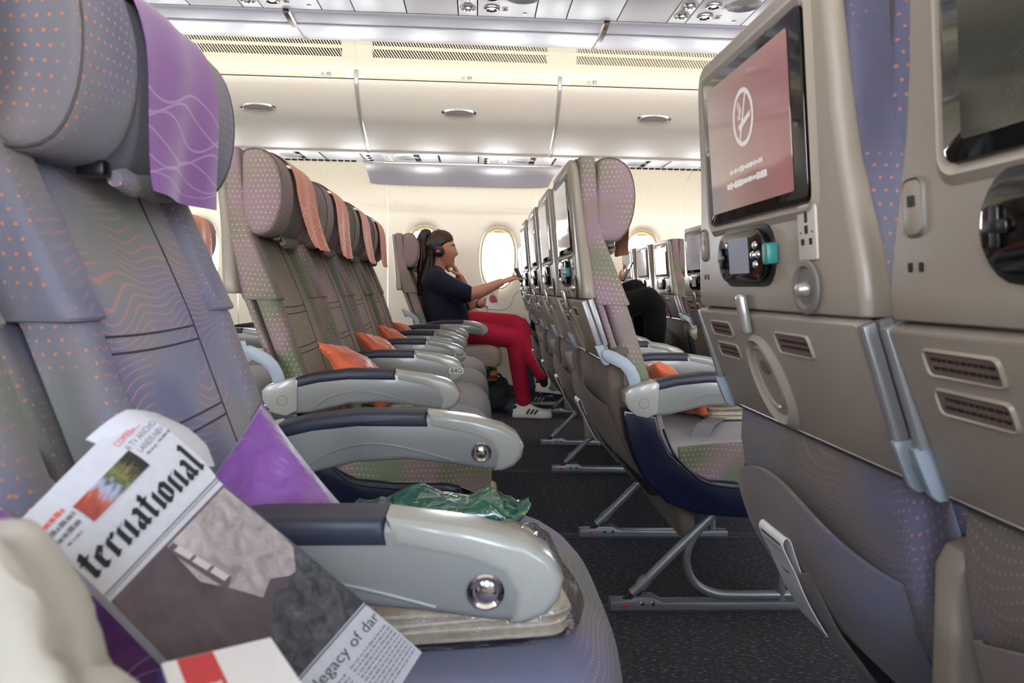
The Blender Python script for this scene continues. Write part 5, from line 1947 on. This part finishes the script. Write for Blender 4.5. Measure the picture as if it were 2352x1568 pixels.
def hair_off(X, Yy, Z, p):
    # hairline: over the forehead, in front of the ear, nape
    line = max(p.z - (0.074 - 1.05 * max(0.0, 0.062 - p.x)), (-0.030 - p.x) * 0.8 if p.z > -0.085 else -1)
    k = max(-1.0, min(1.0, line / 0.010))
    strand = 0.0022 * math.sin(90 * p.y + 50 * p.z) * (1 if k > 0 else 0)
    return (0.011 + 0.007 * max(0.0, min(1.0, (0.02 - p.x) / 0.06))) * k + strand


def head(t, c, body, tilt=0.0, yaw=0.0):
    R = Matrix.Rotation(yaw, 3, 'Z') @ Matrix.Rotation(tilt, 3, 'Y')
    c = Vector(c)

    def T(p):
        return c + R @ Vector(p)
    N, Mv = 72, 48
    body.rings([[tuple(T(head_pt(i / N, max(0.004, min(0.996, j / Mv))))) for i in range(N)] for j in range(Mv + 1)])
    # ears
    for s in (-1, 1):
        capsule(body, T((-0.006, s * 0.073, 0.012)), 0.011, T((-0.010, s * 0.074, -0.014)), 0.008, 8)
    return T


def face_parts(t, T, brow):
    M_EYE = mat('eye_white', (214, 208, 202), 0.3)
    M_IRIS = mat('iris_dark', (38, 28, 24), 0.2)
    for s in (-1, 1):
        e = MB()
        e.lathe([(0.0, 0.0115), (0.005, 0.0105), (0.009, 0.007), (0.0115, 0.0)], T((0.0700, s * 0.031, 0.014)), T((1, s * 0.30, 0)) - T((0, 0, 0)), 14)
        eo = e.obj('eye', M_EYE, t)
        MB().lathe([(0.0, 0.0122), (0.0035, 0.0118), (0.005, 0.0105)], T((0.0700, s * 0.031, 0.014)), T((1, s * 0.22, -0.05)) - T((0, 0, 0)), 12).obj('iris', M_IRIS, eo)
        MB().tube([tuple(T(p)) for p in ((0.082, s * 0.018, 0.0225), (0.080, s * 0.031, 0.0265), (0.070, s * 0.043, 0.0215))], [0.0016, 0.0024, 0.0012], 6).obj('eyelid', mat('lash_brown', (46, 30, 26), 0.6), t)
        MB().tube([tuple(T(p)) for p in ((0.090, s * 0.012, 0.034), (0.0865, s * 0.028, 0.040), (0.072, s * 0.047, 0.034))], [0.002, 0.0032, 0.0012], 6).obj('eyebrow', brow, t)
    for dz, r in ((-0.0595, 0.0034), (-0.0672, 0.0038)):
        MB().tube([tuple(T(p)) for p in ((0.0815, -0.022, -0.0635), (0.0885, -0.011, dz), (0.0905, 0.0, dz), (0.0885, 0.011, dz), (0.0815, 0.022, -0.0635))], [0.001, r, r * 1.1, r, 0.001], 8).obj('lip', mat('lip_rose', (158, 96, 86), 0.5), t)


def hand(b, wrist, tip_dir, palm_n, L=0.175, curl=0.3, spread=0.012, point=False):
    """palm plus five bent fingers. tip_dir: along the hand; palm_n: palm faces this way"""
    w = Vector(wrist)
    d = Vector(tip_dir).normalized()
    n = Vector(palm_n)
    n = (n - d * n.dot(d)).normalized()
    s = d.cross(n)
    k = L / 0.18
    for o in (-0.026, -0.009, 0.009, 0.026):
        capsule(b, w + s * o * 0.6 * k, 0.017 * k, w + d * 0.085 * k + s * o * k, 0.0125 * k, 10)
    for i, (o, ln) in enumerate(((-0.030, 0.062), (-0.010, 0.074), (0.010, 0.082), (0.030, 0.074))):
        c = curl if not (point and i == 3) else 0.12
        p = w + d * 0.088 * k + s * o * k
        ang = 0.0
        r = 0.0092 * k
        for seg, f in enumerate((0.45, 0.32, 0.23)):
            ang += c * (1.0 if seg == 0 else 1.25)
            dd = (d * math.cos(ang) + n * math.sin(ang)).normalized()
            q = p + dd * ln * f * k + s * spread * 0.2 * (i - 1.5) * 0.3
            capsule(b, p, r, q, r * 0.93, 8)
            p, r = q, r * 0.93
    p = w + d * 0.022 * k + s * 0.026 * k
    q = p + (d * 0.55 + s * 0.65 + n * 0.35).normalized() * 0.045 * k
    capsule(b, p, 0.0135 * k, q, 0.0105 * k, 8)
    q2 = q + (d * 0.85 + s * 0.15 + n * 0.45).normalized() * 0.034 * k
    capsule(b, q, 0.0105 * k, q2, 0.009 * k, 8)


def cloth_noise(name, rgb, bump=0.0):
    return mat(name, rgb, 0.85, grain=0.10, gscale=90, bump=bump, sheen=0.05, spec=0.2)


def shoe(parent, name, heel, toe, upv, col, stripe, lace, sole, L=0.265):
    heel, toe = Vector(heel), Vector(toe)
    d = (toe - heel).normalized()
    u = Vector(upv)
    u = (u - d * u.dot(d)).normalized()
    s = u.cross(d)
    S = lambda x, y, z: tuple(heel + d * x + s * y + u * z)
    fl = [(0.0, -0.020), (0.012, -0.031), (0.06, -0.034), (0.11, -0.033), (0.165, -0.042), (0.21, -0.043), (0.245, -0.032), (0.262, -0.012), (0.262, 0.012), (0.245, 0.032), (0.21, 0.041), (0.165, 0.040), (0.11, 0.034), (0.06, 0.034), (0.012, 0.031), (0.0, 0.020)]
    so = MB().prism(fl, 0.0, 0.026, lambda a, b, h: S(a, b, h), 0.004)
    up_ = MB()
    rings = []
    prof = [(0.004, 0.026, 0.060), (0.025, 0.031, 0.082), (0.06, 0.033, 0.084), (0.095, 0.034, 0.090), (0.125, 0.036, 0.078), (0.155, 0.039, 0.062), (0.19, 0.041, 0.052), (0.225, 0.037, 0.046), (0.245, 0.028, 0.040), (0.257, 0.012, 0.032)]
    for x, hw, h in prof:
        r = []
        for k in range(17):
            a = PI * k / 16
            r.append(S(x, -hw * math.copysign(abs(math.cos(a)) ** 0.75, math.cos(a)), 0.020 + (h - 0.012) * math.sin(a) ** 0.8))
        rings.append(r)
    up_.rings(rings, closed=True, cap=True)
    g = up_.obj(name, col, parent)
    so.obj('sole', sole, g)
    for sd in (-1, 1):
        for k in range(3):
            x0 = 0.085 + 0.026 * k
            pts = []
            for zz, dx in ((0.027, 0.0), (0.045, 0.011), (0.064 - 0.004 * k, 0.022)):
                pts.append((x0 + dx, zz))
            b = MB()
            vs = []
            for x, zz in pts:
                hw = lut([(-0.155, 0.039), (-0.125, 0.036), (-0.095, 0.034), (-0.06, 0.033)], -x) if False else (0.033 + max(0, x - 0.06) * 0.065)
                inw = 0.010 * max(0, (zz - 0.042) / 0.02)
                vs += [S(x, sd * (hw + 0.0042 - inw), zz), S(x + 0.015, sd * (hw + 0.0050 - inw), zz)]
            b.add(vs, [(0, 1, 3, 2), (2, 3, 5, 4)])
            b.obj('stripe', stripe, g)
    lb = MB()
    for k in range(4):
        x = 0.110 + 0.020 * k
        z = 0.090 - 0.010 * k
        b2 = MB().tube([S(x, -0.020, z - 0.010), S(x + 0.004, 0.0, z + 0.0005), S(x, 0.020, z - 0.010)], 0.0026, 6)
        b2.obj('lace', lace, g)
    MB().prism([(0.0, 0.0), (0.03, 0.0), (0.028, 0.022), (0.004, 0.020)], -0.026, 0.026, lambda a, b, h: S(a - 0.001, h, 0.058 + b)).obj('heel_tab', stripe, g)
    return g


SKIN = skin_mat('skin_tan', (190, 134, 110))
SKIN2 = skin_mat('skin_light_tan', (190, 138, 112))
M_HAIR = mat('hair_dark_brown', (26, 17, 15), 0.45, grain=0.35, gscale=160)
M_SWEAT = cloth_noise('sweater_navy', (24, 28, 46), 0.002)
M_TROU = cloth_noise('trousers_crimson', (178, 32, 60), 0.002)
M_DENIM = cloth_noise('denim_blue', (84, 112, 140))
M_TEE = cloth_noise('tee_white', (216, 216, 220))
M_BLK = cloth_noise('cloth_black', (12, 12, 14))
M_SHW = mat('shoe_leather_white', (222, 218, 212), 0.4)
M_SOLE = mat('shoe_sole_ivory', (206, 200, 188), 0.5)

# ---- the woman in the far aisle seat
w = thing('person', 'woman with ponytail, headphones, navy top and crossed red trousers reaching forward', 'person', (0, 0, 0))
B = MB()
HC = (-0.233, 4.56, 1.092)
T = head(w, HC, B, 0.06, -0.05)
chain(B, [(-0.250, 4.56, 1.03, 0.056), (-0.265, 4.56, 0.95, 0.058), (-0.270, 4.56, 0.90, 0.075)])
chain(B, [(-0.262, 4.56, 0.88, 0.07), (-0.250, 4.41, 0.880, 0.052), (-0.14, 4.375, 0.825, 0.046), (-0.040, 4.365, 0.802, 0.043), (0.02, 4.36, 0.818, 0.043), (0.158, 4.36, 0.882, 0.027)])
hand(B, (0.158, 4.36, 0.882), (0.93, 0.0, 0.36), (0.3, 0.25, -0.9), 0.165, 0.22, point=True)
chain(B, [(-0.262, 4.56, 0.88, 0.07), (-0.25, 4.71, 0.87, 0.052), (-0.16, 4.74, 0.76, 0.046), (-0.040, 4.72, 0.735, 0.043), (-0.070, 4.67, 0.83, 0.038), (-0.108, 4.615, 0.912, 0.031)])
hand(B, (-0.108, 4.613, 0.912), (-0.46, -0.22, 0.86), (-0.80, -0.1, -0.45), 0.178, 0.95)
fuse(B, 'body', SKIN, w, 0.0042, 3)
face_parts(w, T, M_HAIR)
# hair
N, Mv = 80, 56
hb = MB()
hb.rings([[tuple(T(head_pt(i / N, max(0.004, min(0.996, j / Mv)), 0, hair_off))) for i in range(N)] for j in range(Mv + 1)])
hair = hb.obj('hair', M_HAIR, w, angle=180)
pt = MB()
for k, (dy, dx) in enumerate(((0, 0), (0.016, 0.004), (-0.016, 0.004), (0.0, 0.014), (0.008, -0.010), (-0.010, -0.008))):
    pts = smooth_path([(-0.305 + dx * 0.3, 4.555 + dy * 0.3, 1.182), (-0.332, 4.553 + dy * 0.5, 1.200), (-0.352 + dx, 4.55 + dy, 1.160), (-0.350 + dx, 4.545 + dy, 1.08), (-0.345 + dx * 1.4, 4.535 + dy * 1.3, 0.98), (-0.350 + dx * 1.6, 4.520 + dy * 1.6, 0.88), (-0.352 + dx * 1.4, 4.510 + dy * 1.6, 0.79)], 5)
    n = len(pts)
    pt.tube(pts, [0.014 + 0.019 * math.sin(PI * min(1, (i + 2) / n)) ** 0.7 * (1 - 0.35 * i / n) for i in range(n)], 8)
for dy in (-0.03, 0.0, 0.03):
    pts = smooth_path([(-0.285, 4.55 + dy, 1.10), (-0.305, 4.545 + dy, 1.02), (-0.325, 4.535 + dy * 1.2, 0.94), (-0.345, 4.525 + dy * 1.3, 0.85)], 4)
    pt.tube(pts, [0.030 + 0.012 * math.sin(PI * i / len(pts)) for i in range(len(pts))], 8)
pt.obj('ponytail', M_HAIR, hair, angle=180)
lk = MB()
for k in range(5):
    y = 4.487 + 0.006 * k
    pts = smooth_path([(-0.285 - 0.008 * k, y, 1.08), (-0.292 - 0.008 * k, y - 0.008, 1.00), (-0.300 - 0.010 * k, y - 0.016, 0.93), (-0.325, y - 0.02, 0.86), (-0.34, y - 0.02, 0.81)], 4)
    lk.tube(pts, [0.010 + 0.006 * math.sin(PI * i / len(pts)) for i in range(len(pts))], 7)
lk.obj('loose_hair', M_HAIR, hair, angle=180)
# combed strands from the hairline to the ponytail
sb = MB()
rnd = random.Random(11)
end_dir = Vector((-0.80, 0.0, 0.62)).normalized()
for k in range(110):
    a = -PI * 0.80 + 1.6 * PI * k / 109
    z0 = 0.64 - 0.85 * (abs(a) / PI) ** 1.1 + rnd.uniform(-0.05, 0.05)
    d0 = Vector((math.cos(a) * math.sqrt(max(0.05, 1 - z0 * z0)), math.sin(a) * math.sqrt(max(0.05, 1 - z0 * z0)), z0)).normalized()
    pts = []
    for q in range(11):
        d = d0.lerp(end_dir, q / 10).normalized()
        rx = 0.093 if d.x > 0 else 0.098
        p = Vector((d.x * rx, d.y * 0.074, d.z * 0.114))
        n_ = Vector((d.x / rx, d.y / 0.074, d.z / 0.114)).normalized()
        lift = -0.001 + 0.0135 * min(1, q / 2.5) + 0.006 * max(0.0, min(1.0, (0.02 - p.x) / 0.06)) + rnd.uniform(0, 0.0012)
        pts.append(tuple(T(p + n_ * lift)))
    sb.tube(pts, [0.0012] + [0.0026] * 9 + [0.0018], 5)
so_ = sb.obj('hair_strands', mat('hair_brown_light', (62, 40, 32), 0.4, grain=0.4, gscale=200), hair)
so_['kind'] = 'stuff'
MB().lathe([(0.018, -0.008), (0.022, 0.0), (0.018, 0.008)], (-0.312, 4.555, 1.190), (-0.8, 0, 0.5), 16).obj('hair_tie', M_BLACK, hair)
# sweater
B = MB()
for dy, rr in ((-0.075, 1.0), (0.0, 1.06), (0.075, 1.0)):
    chain(B, [(-0.165, 4.56 + dy * 1.1, 0.575, 0.128 * rr), (-0.185, 4.56 + dy, 0.66, 0.132 * rr), (-0.220, 4.56 + dy, 0.77, 0.130 * rr), (-0.258, 4.56 + dy, 0.865, 0.095 * rr)])
chain(B, [(-0.272, 4.56, 0.945, 0.068), (-0.266, 4.56, 0.88, 0.090)])
for sy in (-1, 1):
    chain(B, [(-0.268, 4.56 + sy * 0.05, 0.915, 0.074), (-0.255, 4.56 + sy * 0.14, 0.888, 0.076)])
chain(B, [(-0.252, 4.408, 0.886, 0.078), (-0.15, 4.378, 0.832, 0.074), (-0.070, 4.367, 0.808, 0.064)])
chain(B, [(-0.25, 4.712, 0.876, 0.074), (-0.16, 4.74, 0.765, 0.066), (-0.070, 4.727, 0.738, 0.058)])
fuse(B, 'sweater', M_SWEAT, w, 0.008, 4)
# trousers
B = MB()
chain(B, [(-0.20, 4.48, 0.565, 0.100), (-0.20, 4.64, 0.565, 0.100)])
chain(B, [(-0.17, 4.475, 0.553, 0.088), (0.02, 4.462, 0.552, 0.080), (0.235, 4.455, 0.518, 0.063), (0.262, 4.455, 0.49, 0.060), (0.285, 4.46, 0.34, 0.058), (0.318, 4.462, 0.150, 0.053), (0.324, 4.462, 0.112, 0.055)])
chain(B, [(-0.17, 4.645, 0.575, 0.088), (0.02, 4.60, 0.608, 0.082), (0.245, 4.535, 0.612, 0.066), (0.298, 4.515, 0.592, 0.062), (0.330, 4.47, 0.50, 0.062), (0.385, 4.42, 0.38, 0.054), (0.432, 4.39, 0.290, 0.047)])
fuse(B, 'trousers', M_TROU, w, 0.007, 5)
# ankles, shoes
B = MB()
chain(B, [(0.320, 4.462, 0.20, 0.036), (0.318, 4.462, 0.075, 0.034)])
chain(B, [(0.415, 4.40, 0.32, 0.036), (0.452, 4.382, 0.235, 0.034)])
fuse(B, 'socks', mat('socks_black', (20, 20, 22), 0.9), w, 0.006, 2)
shoe(w, 'shoe', (0.252, 4.455, 0.0), (0.51, 4.435, 0.0), (0, 0, 1), M_SHW, mat('stripe_black', (24, 24, 28), 0.5), M_SHW, M_SOLE)
shoe(w, 'shoe', (0.395, 4.402, 0.180), (0.655, 4.352, 0.165), (0.08, 0.0, 1), M_SHW, MATS['stripe_black'], M_SHW, M_SOLE)
# headphones
hp = thing('headphones', 'black on-ear headphones worn by the woman, red mark on the cup', 'headphones')
arc = [tuple(T((-0.012 - 0.012 * math.sin(a), 0.092 * math.cos(a), -0.012 + 0.142 * math.sin(a)))) for a in [PI * k / 24 for k in range(25)]]
MB().tube(arc, 0.0058, 8).obj('headband', M_BLACK, hp)
for s in (-1, 1):
    o_, ax = T((-0.004, s * 0.083, -0.016)), T((0, s, 0)) - T((0, 0, 0))
    cu = MB().lathe([(0.0, 0.022), (0.024, 0.021), (0.034, 0.014), (0.037, 0.002), (0.034, -0.006)], o_, ax, 20).obj('ear_cup', M_BLACK, hp)
    if s < 0:
        c0 = T((-0.008, -0.083 - 0.0232, -0.014))
        MB().box(tuple(c0), (0.019, 0.002, 0.018), 0.0005).obj('red_mark', mat('logo_red', (206, 36, 58), 0.4), cu)
        MB().box(tuple(c0 + Vector((0.001, -0.0012, -0.002))), (0.007, 0.001, 0.008)).box(tuple(c0 + Vector((0.0, -0.0012, -0.0055))), (0.012, 0.001, 0.002)).obj('white_script', M_LABEL, cu)

# ---- handset the woman reaches for
hs = thing('remote_handset', 'black handset held in the hand of the reaching woman', 'handset', (0.272, 4.368, 0.93))
hs.rotation_euler = (0, -0.5, 0)
MB().box((0, 0, 0), (0.026, 0.05, 0.10), 0.008).obj('handset_body', M_BLACK, hs)
MB().box((-0.0135, 0, 0.012), (0.001, 0.04, 0.045)).obj('handset_screen', M_SCR_HS, hs)

# ---- neighbour in white tee and jeans
p2 = thing('person', 'person in white tee and blue jeans beyond the woman, holding a card', 'person')
B = MB()
T2 = head(p2, (-0.275, 5.10, 1.115), B, 0.05, 0.2)
chain(B, [(-0.285, 5.10, 1.05, 0.058), (-0.29, 5.10, 0.95, 0.060), (-0.29, 5.10, 0.90, 0.08)])
chain(B, [(-0.28, 5.10, 0.90, 0.08), (-0.27, 4.93, 0.88, 0.056), (-0.20, 4.90, 0.76, 0.047), (-0.135, 4.885, 0.695, 0.043), (-0.03, 4.895, 0.685, 0.032)])
hand(B, (-0.03, 4.895, 0.685), (0.93, 0.1, -0.32), (-0.2, 0.1, -0.95), 0.175, 0.38)
chain(B, [(-0.28, 5.10, 0.90, 0.08), (-0.27, 5.27, 0.88, 0.056), (-0.18, 5.26, 0.76, 0.047), (-0.07, 5.17, 0.715, 0.043), (0.055, 5.02, 0.735, 0.030)])
hand(B, (0.055, 5.02, 0.735), (0.80, -0.45, 0.35), (0.3, -0.85, 0.2), 0.175, 0.45)
fuse(B, 'body', SKIN2, p2, 0.006, 3)
face_parts(p2, T2, M_HAIR)
hb = MB()
hb.rings([[tuple(T2(head_pt(i / 48, max(0.004, min(0.996, j / 32)), 0, hair_off))) for i in range(48)] for j in range(33)])
hb.obj('hair', M_HAIR, p2, angle=180)
B = MB()
for dy in (-0.085, 0.0, 0.085):
    chain(B, [(-0.20, 5.10 + dy, 0.56, 0.125), (-0.22, 5.10 + dy, 0.68, 0.125), (-0.265, 5.10 + dy, 0.80, 0.12), (-0.285, 5.10 + dy, 0.87, 0.09)])
for sy in (-1, 1):
    chain(B, [(-0.285, 5.10 + sy * 0.08, 0.89, 0.075), (-0.27, 5.10 + sy * 0.17, 0.875, 0.070), (-0.21, 5.10 + sy * 0.19, 0.78, 0.062)])
fuse(B, 'tee', M_TEE, p2, 0.010, 4)
B = MB()
chain(B, [(-0.20, 5.02, 0.56, 0.10), (-0.20, 5.18, 0.56, 0.10)])
for sy in (-1, 1):
    chain(B, [(-0.18, 5.10 + sy * 0.085, 0.56, 0.092), (0.05, 5.10 + sy * 0.11, 0.562, 0.082), (0.29, 5.10 + sy * 0.13, 0.555, 0.066), (0.33, 5.10 + sy * 0.13, 0.50, 0.062), (0.36, 5.10 + sy * 0.13, 0.30, 0.056), (0.40, 5.10 + sy * 0.13, 0.12, 0.048)])
fuse(B, 'jeans', M_DENIM, p2, 0.009, 4)
M_SHN = mat('shoe_navy', (40, 48, 72), 0.6)
for sy in (-1, 1):
    shoe(p2, 'shoe', (0.345, 5.10 + sy * 0.13, 0.0), (0.60, 5.10 + sy * 0.15, 0.0), (0, 0, 1), M_SHN, mat('stripe_grey', (170, 170, 176), 0.5), M_SHN, M_SOLE)
MB().lathe([(0.0335, -0.012), (0.0365, -0.010), (0.0365, 0.010), (0.0335, 0.012)], (0.030, 5.05, 0.731), (0.62, -0.74, 0.10), 18).obj('wristwatch', M_BLACK, p2)

# card held by the neighbour
cd = thing('picture_card', 'white card with red round picture and small red square, held up', 'card')
CP = lambda a, b, h=0.0: (0.112 + a + 0.10 * b * 0.35, 4.935 - h, 0.762 + b)
MB().prism([(-0.041, -0.072), (0.041, -0.076), (0.050, 0.076), (-0.030, 0.080)], 0, 0.0012, lambda a, b, h: CP(a, b, h)).obj('card_sheet', M_CARD, cd, smooth=False)
MB().prism(circ(0.012, 0.006, 0.028, 20, 0.030), 0.0012, 0.0016, lambda a, b, h: CP(a, b, h)).obj('round_picture', mat('picture_rose', (186, 84, 96), 0.6, grain=0.2, gscale=90), cd, smooth=False)
MB().prism([(-0.008, 0.030), (-0.005, 0.030), (-0.012, 0.066), (-0.014, 0.066)], 0.0012, 0.0016, lambda a, b, h: CP(a, b, h)).obj('stalk', M_INK, cd, smooth=False)
lg = MB().prism([(-0.038, -0.068), (-0.020, -0.068), (-0.020, -0.046), (-0.038, -0.046)], 0.0012, 0.0016, lambda a, b, h: CP(a, b, h)).obj('red_square', MATS['logo_red'], cd, smooth=False)
MB().prism([(-0.032, -0.062), (-0.026, -0.062), (-0.028, -0.052)], 0.0016, 0.002, lambda a, b, h: CP(a, b, h)).obj('white_script', M_LABEL, lg, smooth=False)
# headphone cord
tag(MB().tube(smooth_path([(0.08, 4.86, 0.655), (0.085, 4.87, 0.690), (0.12, 4.88, 0.694), (0.18, 4.90, 0.690), (0.235, 4.93, 0.705), (0.262, 4.95, 0.745), (0.275, 4.96, 0.79), (0.31, 4.98, 0.825), (0.375, 5.0, 0.84)], 6), 0.0022, 6).obj('headphone_cord', mat('cord_grey', (120, 118, 116), 0.6)), 'thin grey headphone cord running up to the seat back ahead', 'cord')

# ---- passenger in black with raised knees
p3 = thing('person', 'person dressed in black with knees drawn up, seen behind the aisle headrest', 'person')
B = MB()
T3 = head(p3, (0.60, 4.58, 1.06), B, 0.2, 0.0)
chain(B, [(0.585, 4.58, 1.00, 0.055), (0.575, 4.58, 0.92, 0.056), (0.575, 4.58, 0.87, 0.08)])
chain(B, [(0.575, 4.58, 0.87, 0.08), (0.60, 4.42, 0.84, 0.052), (0.70, 4.40, 0.74, 0.046), (0.78, 4.41, 0.745, 0.042), (0.915, 4.44, 0.895, 0.029)])
hand(B, (0.915, 4.44, 0.895), (0.72, 0.05, 0.69), (-0.65, 0.2, 0.7), 0.165, 0.5)
chain(B, [(0.575, 4.58, 0.87, 0.08), (0.60, 4.74, 0.84, 0.052), (0.68, 4.74, 0.72, 0.046), (0.78, 4.66, 0.74, 0.042), (0.90, 4.56, 0.86, 0.029)])
hand(B, (0.90, 4.56, 0.86), (0.75, -0.3, 0.6), (-0.6, -0.2, 0.7), 0.165, 0.5)
fuse(B, 'body', SKIN2, p3, 0.007, 3)
face_parts(p3, T3, M_HAIR)
hb = MB()
hb.rings([[tuple(T3(head_pt(i / 40, max(0.004, min(0.996, j / 28)), 0, hair_off))) for i in range(40)] for j in range(29)])
hb.obj('hair', M_HAIR, p3, angle=180)
B = MB()
for dy in (-0.08, 0.0, 0.08):
    chain(B, [(0.69, 4.58 + dy, 0.56, 0.12), (0.66, 4.58 + dy, 0.68, 0.12), (0.61, 4.58 + dy, 0.79, 0.115), (0.585, 4.58 + dy, 0.85, 0.085)])
for sy in (-1, 1):
    chain(B, [(0.585, 4.58 + sy * 0.07, 0.865, 0.072), (0.60, 4.58 + sy * 0.16, 0.84, 0.066), (0.69, 4.58 + sy * 0.17, 0.74, 0.060), (0.76, 4.58 + sy * 0.15, 0.74, 0.054)])
fuse(B, 'black_top', M_BLK, p3, 0.010, 4)
B = MB()
chain(B, [(0.69, 4.50, 0.57, 0.10), (0.69, 4.66, 0.57, 0.10)])
chain(B, [(0.71, 4.50, 0.57, 0.095), (0.92, 4.43, 0.72, 0.092), (1.105, 4.37, 0.795, 0.078), (1.15, 4.365, 0.745, 0.078), (1.165, 4.37, 0.62, 0.074), (1.165, 4.38, 0.50, 0.066), (1.17, 4.39, 0.30, 0.058), (1.18, 4.39, 0.12, 0.05)])
chain(B, [(0.71, 4.66, 0.57, 0.095), (0.90, 4.56, 0.77, 0.090), (1.05, 4.48, 0.845, 0.076), (1.09, 4.48, 0.79, 0.074), (1.12, 4.50, 0.60, 0.066), (1.13, 4.52, 0.30, 0.058), (1.13, 4.52, 0.12, 0.05)])
fuse(B, 'black_trousers', M_BLK, p3, 0.009, 4)
for y, x in ((4.39, 1.13), (4.52, 1.08)):
    shoe(p3, 'shoe', (x, y, 0.0), (x + 0.255, y - 0.01, 0.0), (0, 0, 1), M_BLK, M_BLK, M_BLK, M_BLK)
ph = thing('smartphone', 'dark smartphone held beside the black clad knees', 'phone', (0.985, 4.432, 0.965))
ph.rotation_euler = (0, 0.45, 0.0)
MB().box((0, 0, 0), (0.008, 0.068, 0.14), 0.003).obj('phone_body', mat('phone_graphite', (40, 44, 54), 0.2), ph)
MB().box((-0.0045, 0, 0), (0.001, 0.060, 0.125)).obj('phone_screen', M_SCR_HS, ph)
tag(blob('black_bag', 'small black bag hanging by the red knee', 'bag', (0.425, 4.70, 0.60), (0.05, 0.06, 0.055), M_BLK, 6.0, 0.3), 'small black bag hanging by the red knee', 'bag')
